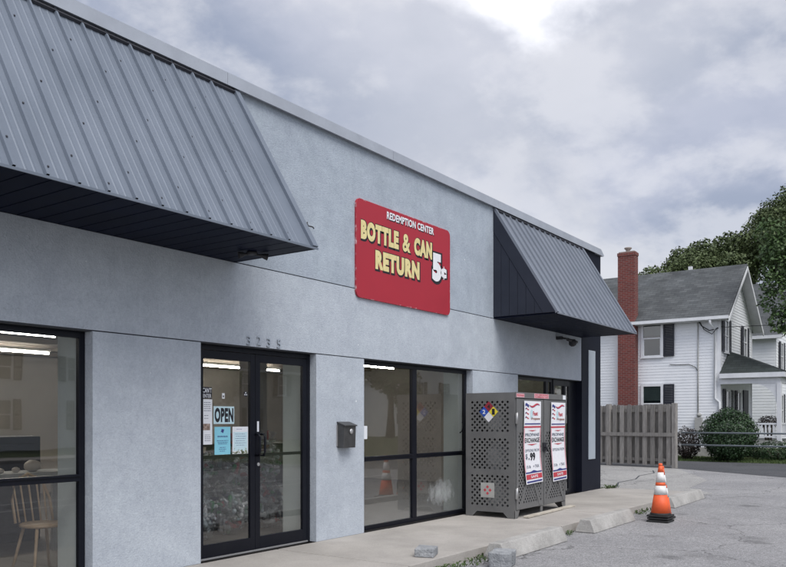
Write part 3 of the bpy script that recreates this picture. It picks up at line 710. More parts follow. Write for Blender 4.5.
def can_bag(c, r, seed, label, group):
    rr = random.Random(seed); base = max(0, c[2]-r[2])
    t = thing('bag_of_cans', label, 'bag', (c[0],c[1],base), group)
    b = MB(); lump(b, c, r, seed*1.7+.4, .2, 18, 12)
    b.tube([(c[0],c[1],c[2]+r[2]*.85),(c[0]+.02,c[1],c[2]+r[2]*1.12),(c[0]+.05,c[1],c[2]+r[2]*1.35)], [.09,.03,.08], 10)
    b.build('plastic_bag', M['bag_shell'], t)
    b = MB()
    for k in range(95):
        d = Vector((rr.gauss(0,1), rr.gauss(0,1), rr.gauss(0,1))).normalized()
        if d.y > .4: d.y = -d.y
        q = .78 + .12*rr.random()
        p = Vector((c[0]+d.x*r[0]*q, c[1]+d.y*r[1]*q, c[2]+d.z*r[2]*q))
        a = Vector((rr.gauss(0,1), rr.gauss(0,1), rr.gauss(0,1))).normalized(); l = rr.choice((.055,.055,.09)); w_ = rr.uniform(.024,.032)
        b.tube([p-a*l, p-a*l*.8, p+a*l*.7, p+a*l], [w_*.7,w_,w_,w_*(.35 if l > .06 else .7)], 7, rr.choice((0,0,0,1,2,2,3,4,5,5)))
    b.build('cans', CANS, t)
spots = [(1.0,1.35,.30),(1.7,1.45,.32),(2.45,1.4,.32),(1.45,2.05,.35),(2.2,2.1,.33),(1.3,1.75,.84),(2.05,1.8,.84),(2.9,2.0,.36),(.65,1.9,.3),(2.75,1.9,.86),(3.3,2.5,.9),(.35,2.3,.82)]
for i, sp_c in enumerate(spots):
    can_bag(sp_c, (.34,.30,.32), i+1, 'knotted clear plastic bag of empty cans heaped behind the door glass', 'bags of cans behind the door')
b = MB(); b.box(3.6,5.0,3.4,4.0,0,1.05); b.box(3.5,5.1,3.3,4.1,1.052,1.10)
t = thing('counter', 'dark counter behind the centre window', 'counter', (4.3,3.7,0)); b.build('counter_body', M['dark_furn'], t)
for i,(x,r,c) in enumerate(((3.9,.16,'red'),(4.35,.2,'red'))):  # red boxes added in place of a red shape reflected in the glass
    b = MB(); b.box(x-r,x+r,3.45,3.8,1.102,1.102+r); b.box(x-r-.01,x+r+.01,3.44,3.81,1.102+r,1.12+r)
    o = b.build('red_reflection_box', M['reflection_red'], origin=(x,3.6,1.1), bevel=.01); o['label'] = ('small red box standing in for a reflection, on the left of the dark counter','larger red box standing in for a reflection, on the right of the dark counter')[i]; o['category'] = 'reflection stand-in'
for i,x in enumerate((5.1,5.8,6.5,7.2)):
    can_bag((x,4.6,.45+.25*(i%2)), (.35,.3,.42), i+30, 'clear plastic bag of empty cans further back behind the centre window', 'bags of cans behind the centre window')
t = thing('post', 'pale square post seen through the right door leaf', 'post', (4.35,3.6,0)); b = MB(); b.box(3.9,4.25,3.2,3.5,0,2.855); b.build('post_body', M['int_wall'], t)
# left window: cabinet, ledge with gourds, chair
t = thing('black_cabinet', 'long black cabinet behind the left window', 'cabinet', (-1.5,3.1,0))
b = MB(); b.box(-3.4,.0,3.0,3.5,0,1.30); b.build('cabinet_body', M['dark_furn'], t, bevel=.01)
b = MB(); 
for k in range(4): b.box(-3.3+k*.82,-2.56+k*.82,2.985,2.999,.1,1.2)
b.build('cabinet_door', M['dark_furn'], t, bevel=.004)
t = thing('side_table', 'grey table under the gourds behind the left window', 'table', (-1.1,1.9,0))
b = MB(); b.box(-1.9,-.35,1.6,2.1,.90,.94); b.build('table_top', M['siding_grey'], t)
for x in (-1.85,-.4):
    for y in (1.65,2.05):
        b = MB(); b.box(x-.025,x+.025,y-.025,y+.025,0,.898); b.build('leg', M['siding_grey'], t)
for i,(x,y,r,lab) in enumerate(((-1.35,1.75,.06,'smallest pale gourd at the left end of the table'),(-1.18,1.78,.05,'low pale gourd second from the left on the table'),(-1.0,1.8,.055,'pale gourd beside the big one on the table'),(-.78,1.85,.12,'largest pale gourd at the right of the table'))):
    b = MB(); r *= .62; lump(b,(x,y,.94+r*.8),(r*1.25,r*1.2,r*.85),i+40,.08)
    o = b.build('gourd', M['gourd'], origin=(x,y,.94)); o['label']=lab; o['category']='gourd'
t = thing('windsor_chair', 'pale wooden spindle-back chair behind the left window', 'chair', (-1.2,.98,0))
cx, cy = -1.18, 1.0
b = MB(); b.lathe((cx,cy,.44), [(.19,0),(.21,.01),(.21,.03),(.19,.04)], 20); b.build('seat', M['wood_chair'], t)
for k in range(5):
    a = R(-50+25*k); x_ = cx+.19*math.sin(a); y_ = cy+.17
    b = MB(); b.tube([(x_,y_-.02,.48),(cx+.21*math.sin(a),y_+.09,.88+.06*math.cos(a))], .009, 6); b.build('spindle', M['wood_chair'], t)
b = MB(); b.tube([(cx-.2,cy+.13,.48),(cx-.2,cy+.19,.70),(cx-.15,cy+.24,.88),(cx,cy+.26,.96),(cx+.15,cy+.24,.88),(cx+.2,cy+.19,.70),(cx+.2,cy+.13,.48)], .014, 8); b.build('back_hoop', M['wood_chair'], t)
for sx in (-1,1):
    for sy in (-1,1):
        b = MB(); b.tube([(cx+sx*.12,cy+sy*.12,.44),(cx+sx*.2,cy+sy*.2,0)], [.018,.012], 8); b.build('leg', M['wood_chair'], t)
t = thing('wall_lettering', 'black exclamation mark lettered on the wall at the left edge', 'lettering', (-1.3,8.9,1.5))
b = MB(); put_text(b,'!', -.30,-.12,1.45,1.9,8.985,.04); b.build('letter', M['ink'], t)

# ------------------------------------------------------------------ propane cage
cage = thing('propane_cage', 'grey perforated steel propane exchange cage on the sidewalk', 'propane cage', (6.3,-.5,0))
CX0, CX1, CY0, CY1, CZ0, CZ1 = 5.345, 7.25, -.95, -.09, .12, 1.93
def perf(mb, o, u, v, nu, nv, c, par=0):
    o, u, v = Vector(o), Vector(u), Vector(v)
    for i in range(nu):
        for j in range(nv):
            b0 = o + u*c*i + v*c*j
            if (i+j+par) % 2:
                mb.add([b0, b0+u*c, b0+u*c+v*c, b0+v*c], [(0,1,2,3)]); continue
            ctr = b0 + u*c/2 + v*c/2; out = []; inn = []
            for k in range(8):
                a = k*math.pi/4; s_ = .5*c*(1 if k % 2 == 0 else math.sqrt(2)); r_ = c*(.49 if k % 2 == 0 else .385)
                out.append(ctr + u*math.cos(a)*s_ + v*math.sin(a)*s_); inn.append(ctr + u*math.cos(a)*r_ + v*math.sin(a)*r_)
            mb.add(out+inn, [(k,(k+1)%8,8+(k+1)%8,8+k) for k in range(8)])
fr = MB()
for x in (CX0, CX1-.05):
    for y in (CY0+.003, CY1-.053): fr.box(x+.003, x+.047, y, y+.05, .02, CZ1-.003)
fr.box(CX0+.004,CX1-.004,CY0+.01,CY1-.01,CZ1-.03,CZ1)                      # roof sheet
fr.box(CX0+.01,CX1-.01,CY1-.012,CY1-.004,CZ0,CZ1-.032)                     # back sheet
fr.box(CX0+.01,CX1-.01,CY0+.01,CY1-.013,CZ0,CZ0+.012); fr.box(CX0+.01,CX1-.01,CY0+.06,CY1-.013,.72,.732); fr.box(CX0+.01,CX1-.01,CY0+.06,CY1-.013,1.28,1.292)
fr.build('cage_frame', M['cage'], cage)
hd = MB(); hd.box(CX0,CX1,CY0-.02,CY0-.001,1.845,1.935); hd.build('header', M['cage'], cage, bevel=.003)
# feet with bracketed corners
for x0_, sx in ((CX0,1),(CX1,-1)):
    ft = MB()
    ft.prism([(x0_,CY0-.001,0),(x0_+sx*.10,CY0-.001,0),(x0_+sx*.16,CY0-.001,CZ0-.002),(x0_,CY0-.001,CZ0-.002)], (0,.01,0))
    ft.prism([(x0_,CY0,0),(x0_,CY0+.12,0),(x0_,CY0+.2,CZ0-.04),(x0_,CY1-.2,CZ0-.04),(x0_,CY1-.12,0),(x0_,CY1,0),(x0_,CY1,CZ0),(x0_,CY0,CZ0)], (sx*.01,0,0))
    ft.build('foot', M['cage'], cage)
xm = (CX0+CX1)/2; MB().box(xm-.04,xm+.04,CY0-.001,CY0+.009,0,CZ0-.002).build('foot', M['cage'], cage)
def side(x, vis=True):
    s_ = MB(); c = .0443; nu = 15; wd = c*nu; ya = CY0 + .10; yb = ya + wd
    zz = [(.17,.67),(.74,1.24),(1.32,1.80)]
    for k,(za,zb) in enumerate(zz):
        nv = int(round((zb-za)/c)); perf(s_, (x,ya,za), (0,1,0), (0,0,1), nu, nv, c, k)
        zz[k] = (za, za+nv*c)
    def q(y0,y1,z0,z1): s_.add([(x,y0,z0),(x,y1,z0),(x,y1,z1),(x,y0,z1)], [(0,1,2,3)])
    q(CY0,ya,CZ0,CZ1); q(yb,CY1,CZ0,CZ1)
    lv = [CZ0] + [a for z in zz for a in z] + [CZ1]
    for k in range(0, len(lv), 2): q(ya,yb,lv[k],lv[k+1])
    return s_.build('side_panel', M['cage'], cage)
sp = side(CX0); side(CX1)
def cage_door(xa, xb):
    y = CY0 - .012; d_ = MB(); c = .0425
    za, zb = .13, 1.835
    ix0, ix1 = xa+.06, xb-.06; nu = int((ix1-ix0)/c); pad = (ix1-ix0-nu*c)/2; ix0 += pad; ix1 -= pad
    def q(x0,x1,z0,z1): d_.box(x0,x1,y,y+.010,z0,z1)
    nv = 26; z0 = .21; z1 = z0 + nv*c
    perf(d_, (ix0,y+.004,z0), (1,0,0), (0,0,1), nu, nv, c)
    q(xa,ix0,za,zb); q(ix1,xb,za,zb); q(ix0,ix1,za,z0); q(ix0,ix1,z1,zb)
    # A shaped brace on the lower half
    ym = y - .004; xm_ = (xa+xb)/2
    for sx in (-1,1):
        d_.prism([(xm_+sx*.03,ym,.62),(xm_+sx*.10,ym,.62),(xm_+sx*.40,ym,.15),(xm_+sx*.32,ym,.15)], (0,.006,0))
    do = d_.build('cage_door', M['cage'], cage)
    return do
d1 = cage_door(CX0+.035, 6.335); d2 = cage_door(6.36, CX1-.025)
for z in (1.45,.30):
    b = MB(); b.box(CX0-.004,CX0+.055,CY0-.026,CY0-.014,z,z+.16); b.tube([(CX0+.02,CY0-.03,z-.01),(CX0+.02,CY0-.03,z+.17)], .012, 8); b.build('hinge', M['galv'], d1)
    b = MB(); b.box(CX1-.05,CX1+.004,CY0-.026,CY0-.014,z,z+.14); b.build('hinge', M['cage'], d2)
b = MB(); b.box(6.30,6.42,CY0-.03,CY0-.014,1.0,1.14); b.tube([(6.35,CY0-.03,1.06),(6.35,CY0-.07,1.07),(6.37,CY0-.07,1.0)], .012, 8); b.build('latch', M['ink'], d1)
b = MB(); b.box(6.372,6.40,CY0-.06,CY0-.035,.97,1.02); b.build('padlock', M['galv'], d1)
# labels
yh = CY0-.0212
b = MB(); b.box(5.36,5.63,yh,yh+.0008,1.858,1.915,0); put_text(b,'PROPANE',5.38,5.61,1.873,1.90,yh-.0008,.03,m=1); b.build('header_label', [M['ink_pink'],M['ink_red']], cage, label='pink label at the left end of the cage header')
b = MB(); b.box(5.98,6.53,yh,yh+.0008,1.855,1.928,0); put_text(b,'NO SMOKING',6.02,6.49,1.896,1.922,yh-.0008,.03,m=1); put_text(b,'FLAMMABLE GAS',6.02,6.49,1.862,1.888,yh-.0008,.02,m=1); b.build('header_label', [M['ink_pink'],M['ink_red']], cage, label='wide pink warning label in the middle of the cage header')
b = MB(); b.box(7.10,7.215,yh,yh+.0008,1.855,1.925); b.build('header_label', M['paper'], cage, label='blank white label at the right end of the cage header')
# hazard diamond on the side panel, facing -x
dm = MB(); xc = CX0-.003; yc, zc, hh = -.50, 1.635, .165      # y centre, z centre
def dia(cy_, cz_, r, m_): dm.prism([(xc,cy_-r,cz_),(xc,cy_,cz_-r),(xc,cy_+r,cz_),(xc,cy_,cz_+r)], (.002,0,0), m_)
h2 = hh/2
dia(yc, zc+h2, h2-.002, 0); dia(yc+h2, zc, h2-.002, 1); dia(yc-h2, zc, h2-.002, 2); dia(yc, zc-h2, h2-.002, 3)
def side_text(mb, s_, y0, y1, z0, z1, x, m_=0, bold=.03):
    # reading left to right runs towards -y on a face looking at -x
    q = MB(); put_text(q, s_, 0, abs(y1-y0), z0, z1, 0, bold); q.v = [(x, max(y0,y1)-a, c) for a,b_,c in q.v]
    mb.add(q.v, q.f, m_)
side_text(dm, '4', yc-.022, yc+.022, zc+h2-.03, zc+h2+.03, xc-.0015, 4)
side_text(dm, '2', yc+h2-.022, yc+h2+.022, zc-.03, zc+.03, xc-.0015, 3)
side_text(dm, '1', yc-h2-.012, yc-h2+.012, zc-.04, zc+.04, xc-.0015, 4, .05)
dm.build('hazard_diamond', [M['ink_maroon'],M['ink_blue'],M['ink_yellow'],M['white_letter'],M['ink']], cage)
lb = MB(); lb.box(CX0-.003,CX0-.001,-.60,-.36,.30,.53,0)
for k,(dy,dz) in enumerate(((0,.05),(0,-.05),(.045,0),(-.045,0))): lb.prism([(CX0-.0045,-.48+dy-.026,.415+dz),(CX0-.0045,-.48+dy,.415+dz-.026),(CX0-.0045,-.48+dy+.026,.415+dz),(CX0-.0045,-.48+dy,.415+dz+.026)], (.001,0,0), 1)
lb.build('hazard_label', [M['siding_grey'], M['ink_red']], cage, label='faded grey label with four red diamonds low on the side')
# banners
def banner(x0, wd, z0, z1, label, seed, price):
    ph = seed
    def fn(x, y, z):
        t_ = (z1 - z)/(z1-z0)
        dx = -.035*math.sin(t_*math.pi*1.1 + ph*.2)*t_*1.3 + (.03*t_**3)
        return (x + dx, y - .012*math.sin(t_*7+ph)*t_ - .012, z + (x-x0)*.03*t_*t_)
    t = thing('price_banner', label, 'banner', (x0+wd/2, -.98, z0), 'banners on the cage doors'); par = t
    Yb = -.9725
    X = lambda u: x0 + u*wd
    def bb(mb, u0, u1, za, zb, y, m=0):
        nz = max(1, int((zb-za)/.04)); 
        for k in range(nz): mb.box(X(u0), X(u1), y-.0012, y, za+(zb-za)*k/nz, za+(zb-za)*(k+1)/nz, m)
    s_ = MB(); n = 40; 
    vs = [(X(u), Yb, z0+(z1-z0)*k/n) for k in range(n+1) for u in (0,.5,1)] + [(X(u), Yb+.002, z0+(z1-z0)*k/n) for k in range(n+1) for u in (0,.5,1)]
    o_ = 3*(n+1)
    fs = []
    for k in range(n):
        for j in range(2):
            a = 3*k+j; fs += [(a,a+1,a+4,a+3), (o_+a+3,o_+a+4,o_+a+1,o_+a)]
    s_.add(vs, fs); s_.deform(fn).build('banner_sheet', M['white_letter'], par)
    H = z1-z0; Z = lambda q: z1 - q*H
    st = MB(); y = Yb-.003
    bb(st, .03,.97, Z(.282), Z(.268), y, 1); bb(st, .0,1, Z(.322), Z(.302), y, 0)
    bb(st, 0,.05, Z(.86), Z(.33), y, 2); bb(st, .95,1, Z(.86), Z(.33), y, 2)
    st.prism([(X(.25),y,Z(.352)),(X(.75),y,Z(.352)),(X(.5),y,Z(.366))], (0,-.001,0), 0)
    st.prism([(X(.2),y,Z(.520)),(X(.8),y,Z(.520)),(X(.5),y,Z(.537))], (0,-.001,0), 0)
    bb(st, .02,.98, Z(.872), Z(.855), y, 1); st.prism([(X(.3),y,Z(.855)),(X(.7),y,Z(.855)),(X(.5),y,Z(.838))], (0,-.001,0), 1)
    bb(st, .03,.97, Z(.945), Z(.885), y, 0)
    bb(st, .05,.95, Z(.985), Z(.965), y, 1)
    # flag emblem and swoosh at the top
    st.deform(fn).build('stripes', [M['ink_red'], M['ink_navy'], M['ink_pink']], par)
    em = MB(); y = Yb-.004
    for k in range(4):
        zc_ = Z(.045+.052*k); col = 1 if k == 0 else 0
        pts = []
        for q in range(7): pts.append((X(.05+.035*q), y, zc_ + .012*math.sin(q*.9) + (.014 if k==0 else .009)))
        for q in range(6,-1,-1): pts.append((X(.05+.035*q), y, zc_ + .012*math.sin(q*.9) - (.028 if k==0 else .009)))
        for q in range(6): em.add([pts[q],pts[q+1],pts[12-q],pts[13-q]], [(0,1,2,3)], col)
        if k: 
            for q in range(2): em.add([pts[q],pts[q+1],pts[12-q],pts[13-q]], [(0,1,2,3)], 1)
    for q in range(12):
        a, b_ = q/12, (q+1)/12
        f1 = lambda s0: (X(.29+.62*s0), Z(.05) - .022*math.sin(s0*6.0) )
        th = lambda s0: .012*math.sin(math.pi*s0)+.003
        (xa,za),(xb,zb) = f1(a), f1(b_)
        em.add([(xa,y,za-th(a)),(xb,y,zb-th(b_)),(xb,y,zb+th(b_)),(xa,y,za+th(a))], [(0,1,2,3)], 0)
        em.add([(xa,y+.0005,za-th(a)-.006),(xb,y+.0005,zb-th(b_)-.006),(xb,y+.0005,zb-th(b_)),(xa,y+.0005,za-th(a))], [(0,1,2,3)], 1)
    # tank outline
    em.prism([(X(.36),y,Z(.21)),(X(.50),y,Z(.21)),(X(.50),y,Z(.12)),(X(.46),y,Z(.10)),(X(.40),y,Z(.10)),(X(.36),y,Z(.12))], (0,-.0006,0), 2)
    em.deform(fn).build('logo', [M['ink_red'], M['ink_navy'], M['paper_pale']], par)
    tx = MB()
    put_text(tx,'Fast', X(.50),X(.78), Z(.172),Z(.125), y-.001, .03, m=0)
    put_text(tx,'Propane', X(.42),X(.92), Z(.235),Z(.195), y-.001, .02, m=1)
    put_text(tx,'PROPANE', X(.10),X(.90), Z(.425),Z(.388), y, .015, m=2)
    put_text(tx,'EXCHANGE', X(.08),X(.92), Z(.500),Z(.445), y, .02, m=3)
    put_text(tx,'OPTIONS FROM', X(.08),X(.92), Z(.615),Z(.580), y, .0, m=2)
    if price:
        put_text(tx,'$', X(.10),X(.20), Z(.705),Z(.635), y, .02, m=2); put_text(tx,'.', X(.27),X(.30), Z(.705),Z(.690), y, .04, m=3)
        put_text(tx,'99', X(.38),X(.64), Z(.715),Z(.630), y, .05, m=3)
    put_text(tx,'15 lb', X(.12),X(.34), Z(.81),Z(.775), y, .01, m=2); put_text(tx,'+ TAX', X(.50),X(.85), Z(.81),Z(.775), y, .01, m=2)
    put_text(tx,'SAFE', X(.30),X(.70), Z(.930),Z(.900), y-.002, .02, m=4)
    tx.deform(fn).build('lettering', [M['ink_red'], mat('brown_ink_%d' % seed,(.3,.12,.08),.7), M['ink_grey'], M['ink'], M['white_letter']], par)
banner(5.60, .60, .50, 1.805, 'wavy white price banner with 99 in large digits, on the left cage door', 1, True)
banner(6.60, .57, .485, 1.80, 'white banner without a large price, on the right cage door', 2, False)
# tanks in the cage
tk = None; gi = 0
tl = [(x, z) for z in (.132,.732,1.292) for x in (5.55,5.95,6.62,7.0)]
for i, (x, z) in enumerate(tl):
    if tk is None:
        tk = thing('propane_tank', 'pale propane cylinder', 'gas cylinder', (x,-.52,z), 'cylinders inside the cage')
        b = MB(); b.lathe((x,-.52,z+.03), [(.08,0),(.145,.03),(.155,.08),(.155,.24),(.145,.29),(.09,.335),(.03,.345)], 20); b.build('tank_body', M['tank'], tk)
        b = MB(); b.lathe((x,-.52,z+.0), [(.11,0),(.11,.05)], 20); b.build('foot_ring', M['tank'], tk)
        b = MB(); b.lathe((x,-.52,z+.33), [(.1,0),(.1,.11),(.095,.11),(.095,0)], 20); b.build('collar', M['tank'], tk)
        b = MB(); b.tube([(x,-.52,z+.37),(x,-.52,z+.42)], .02, 8); b.build('valve', M['galv'], tk)
    else: dup(tk, (x,-.52,z), 'pale propane cylinder', 'cylinders inside the cage')
for o in list(COL.objects):
    if o.get('category') == 'gas cylinder': o['label'] = 'pale propane cylinder standing on a shelf behind the cage perforations'
# plank
b = MB(); b.box(0,1.98,-.045,.045,0,.028); a = R(2.0)
b.v = [(5.52+x*math.cos(a)-y*math.sin(a), -1.05+x*math.sin(a)+y*math.cos(a), z+.003) for x,y,z in b.v]
o = b.build('wooden_plank', M['plank'], bevel=.004, origin=(5.52,-1.05,.003)); o['label'] = 'long pale plank lying against the foot of the cage'; o['category'] = 'plank'

# ------------------------------------------------------------------ wheel stops, bricks, cones
def wheel_stop(x0, x1, y, ang, label):
    p = [(-.15,0),(.15,0),(.135,.05),(.075,.19),(-.075,.19),(-.135,.05)]
    L_ = x1-x0; m = MB(); c = (x0+x1)/2; n = 9
    vs = []; random.seed(int(x0*10))
    for k in range(n+1):
        for (py, pz) in p:
            e = 0 if 0 < k < n else .0
            vs.append(Vector((-L_/2 + L_*k/n + (0 if pz < .1 else (.02 if k == 0 else -.02 if k == n else 0)), py*(1+random.uniform(-.015,.015)), pz*(1+random.uniform(-.02,.01)))))
    q = len(p)
    fs = [(i*q+k, i*q+(k+1) % q, (i+1)*q+(k+1) % q, (i+1)*q+k) for i in range(n) for k in range(q)] + [tuple(range(q))[::-1], tuple(n*q+k for k in range(q))]
    rot = Matrix.Rotation(R(ang), 4, 'Z')
    m.add([rot @ v + Vector((c, y, -.118)) for v in vs], fs)
    o = m.build('wheel_stop', M['stop_conc'], bevel=.012, origin=(c,y,-.118)); o['label'] = label; o['category'] = 'wheel stop'; o['group'] = 'wheel stops along the sidewalk'
wheel_stop(2.60, 4.42, -2.06, 0.5, 'nearest concrete wheel stop, beside the split grey block')
wheel_stop(5.32, 7.12, -2.07, .5, 'middle concrete wheel stop, in front of the cage')
wheel_stop(9.35, 11.6, -2.03, 1, 'farthest concrete wheel stop, behind the traffic cones')
def block(x, y, z, sx, sy, sz, ang, label, split=False, seed=1):
    m = MB(); random.seed(seed)
    pieces = [(-sx/2, sx/2)] if not split else [(-sx/2, -.004), (.006, sx/2)]
    rot = Matrix.Rotation(R(ang), 4, 'Z')
    for a, b_ in pieces:
        q = MB(); nx, ny, nz = 5, 4, 3
        q.box(a, b_, -sy/2, sy/2, 0, sz)
        m.add([rot @ (Vector(v) + Vector((random.uniform(-.012,.012), random.uniform(-.012,.012), random.uniform(-.006,.006) if v[2] > .01 else 0))) + Vector((x,y,z)) for v in q.v], q.f)
    o = m.build('paving_block', M['paver'], bevel=.012, origin=(x,y,z)); o['label'] = label; o['category'] = 'block'
block(1.78, -1.66, .001, .29, .20, .095, 22, 'grey block lying alone on the sidewalk', seed=4)
block(2.28, -2.34, -.118, .34, .24, .17, 14, 'grey block split in two beside the nearest wheel stop', True, 9)

def cone(x, y, z0, s, label, stack, lean=0):
    t = thing('traffic_cone', label, 'cone', (x,y,z0), 'traffic cones by the wheel stops')
    bh = .028
    for k in range(stack):
        h = .155*s; z = z0 + k*.038*s; b = MB()
        rr = []
        for (cx_, cy_) in ((h,-h),(h,h),(-h,h),(-h,-h)):
            rr.append((x+cx_*(1-.04*(k%2)), y+cy_*(1-.03*(k%2)), z+.001))
        b.prism(rr, (0,0,bh*s)); 
        if k == stack-1: b.lathe((x,y,z+bh*s), [(.150*s,0),(.146*s,.012),(.14*s,.03)], 28)
        b.build('base', M['rubber'], t, bevel=.008)
    zb = z0 + (stack-1)*.038*s + bh*s + .012; H = .70*s
    r = lambda q: s*(.138*(1-q) + .026*q)
    bands = [(0,.40,0),(.40,.585,1),(.585,.655,0),(.655,.86,1),(.86,1.0,0)]
    b = MB()
    for q0, q1, m_ in bands:
        off = .0025 if m_ else 0
        b.lathe((x,y,zb), [(r(q0)+off, H*q0),(r(q1)+off, H*q1)], 32, m_)
    b.deform(lambda X,Y,Z: (X + lean*(Z-zb), Y - lean*.3*(Z-zb), Z))
    b.build('cone_body', [M['cone_orange'], M['cone_white']], t)
    b = MB(); b.lathe((x+lean*H,y-lean*.3*H,zb+H), [(.026*s,0),(.03*s,.005),(.03*s,.02),(.02*s,.035)], 16); b.build('cone_tip', M['cone_orange'], t)
cone(7.25, -2.57, -.118, 1.10, 'front traffic cone standing on three stacked black bases', 3)
cone(7.70, -2.46, -.118, 1.12, 'second traffic cone mostly hidden behind the front one', 1)

# weeds
def tuft(x, y, z, rad, h, n, label, seed, m_='weed'):
    random.seed(seed); b = MB()
    for k in range(n):
        a = random.uniform(0, 2*math.pi); r = rad*math.sqrt(random.random()); px, py = x+r*math.cos(a)*1.8, y+r*math.sin(a)*.7
        l = h*random.uniform(.4,1); d = Vector((random.gauss(0,.5), random.gauss(0,.5), 1)).normalized()*l
        wv = Vector((random.gauss(0,1), random.gauss(0,1), .2)).normalized()*random.uniform(.006,.016)
        p0 = Vector((px,py,z)); pm = p0 + d*.6; pt = p0 + d + Vector((d.x*.6, d.y*.6, -.25*l))
        b.add([p0, pm-wv, pt, pm+wv], [(0,1,2,3)])
    o = b.build('weed_tuft', M[m_], origin=(x,y,z)); o['label'] = label; o['category'] = 'weed'
    return o
tuft(2.25,-1.93,-.118,.28,.10,120,'spreading weeds along the kerb before the nearest wheel stop',1)
tuft(1.55,-1.99,-.118,.2,.09,90,'low pale weeds at the bottom edge of the picture by the kerb',12)
tuft(4.85,-1.90,-.118,.2,.09,110,'weeds in the gap between the nearest and the middle wheel stop',2)
tuft(8.5,-1.93,-.118,.35,.10,190,'weeds along the kerb behind the traffic cones',3)
tuft(11.62,-.15,-.05,.14,.2,90,'grassy weeds at the foot of the black corner',4)
tuft(12.3,.2,-.115,.22,.14,110,'thin weeds in the crack just past the black corner',5)

# ------------------------------------------------------------------ fence
def wood_fence():
    t = thing('wooden_fence', 'weathered grey shadowbox wooden fence beyond the store corner', 'fence', (20.7,2.5,-.1))
    A = Vector((20.58,.98,0)); Bv = Vector((21.9,6.9,0)); dv = (Bv-A); Lh = dv.length; u = dv.normalized(); nv = Vector((-u.y,u.x,0))
    if nv.x > 0: nv = -nv
    def bar(mb, s0, s1, o0, o1, z0, z1, top=None):
        P = [A+u*s0+nv*o0, A+u*s1+nv*o0, A+u*s1+nv*o1, A+u*s0+nv*o1]
        if top is None: mb.prism([p+Vector((0,0,z0)) for p in P], (0,0,z1-z0))
        else:
            e = .03; z2 = z1-.04
            f = [A+u*s0+nv*o0+Vector((0,0,z0)), A+u*s1+nv*o0+Vector((0,0,z0)), A+u*s1+nv*o0+Vector((0,0,z2)), A+u*(s1-e)+nv*o0+Vector((0,0,z1)), A+u*(s0+e)+nv*o0+Vector((0,0,z1)), A+u*s0+nv*o0+Vector((0,0,z2))]
            mb.prism(f, nv*(o1-o0))
    random.seed(21)
    f = MB(); s_ = .16
    while s_ < Lh:
        wj = random.uniform(.145,.16); j = random.uniform(-.012,.012); bar(f, s_, s_+wj, .055+random.uniform(0,.008), .078, .04+random.uniform(-.02,.02), 2.03+j, True); s_ += .285
    f.build('front_pickets', M['fence'], t)
    f = MB(); s_ = .095
    while s_ < Lh:
        wj = random.uniform(.150,.165); bar(f, s_, s_+wj, -.078, -.055, .05, 2.02+random.uniform(-.015,.015), True); s_ += .285
    f.build('back_pickets', M['fence'], t)
    for z in (.16,.98,1.78):
        f = MB(); s_ = 0
        while s_ < Lh: bar(f, s_+.003, min(s_+2.4,Lh)-.003, -.02 if z != .98 else .079, .019 if z != .98 else .115, z, z+.10 if z != .98 else z+.12); s_ += 2.4
        f.build('rail', M['fence'], t)
    for s_ in (-.02, 2.4, 4.8):
        f = MB(); bar(f, s_, s_+.14, -.05, .10, -.12, 2.06); f.build('post', M['fence'], t, bevel=.006)
wood_fence()
# pipe rail
t = thing('pipe_rail', 'long two-bar steel pipe rail running right from the end of the fence', 'railing', (20.6,.7,-.08))
for z in (1.11,.72):
    m = MB(); m.tube([(20.62,.93,z),(20.64,-3,z-.01),(20.6,-9,z-.02)], .027, 8); m.build('rail', M['pipe'], t)
for y in (-3.4,-6.4,-8.9):
    m = MB(); m.tube([(20.62,y,-.1),(20.62,y,1.16)], .034, 10); m.build('post', M['pipe'], t)
for z in (1.11,.72):
    m = MB(); m.box(20.57,20.66,.84,.90,z-.035,z+.035); m.build('clamp', M['galv'], t)

# ------------------------------------------------------------------ houses
def courses_x(mb, x, y0, y1, z0, z1, face, step=.116, top=None):
    """lapped siding on a plane x=const, facing face (+1/-1)"""
    z = z0
    while z < z1 - .001:
        e = min(z+step, z1); a, b_ = y0, y1
        mb.add([(x+face*.014,a,z),(x+face*.014,b_,z),(x+face*.004,b_,e),(x+face*.004,a,e),(x,a,z),(x,b_,z)], [(0,1,2,3),(0,4,5,1)])
        z = e
def courses_y(mb, y, x0, x1, z0, z1, face, step=.116, apex=None):
    z = z0
    while z < z1 - .001:
        e = min(z+step, z1)
        def span(zz):
            if apex is None or zz <= apex[2]: return x0, x1
            k = (zz-apex[2])/(apex[1]-apex[2]); return x0+(apex[0]-x0)*k, x1+(apex[0]-x1)*k
        a0, b0 = span(z); a1, b1 = span(e)
        mb.add([(a0,y+face*.014,z),(b0,y+face*.014,z),(b1,y+face*.004,e),(a1,y+face*.004,e),(a0,y,z),(b0,y,z)], [(0,1,2,3),(0,4,5,1)])
        z = e
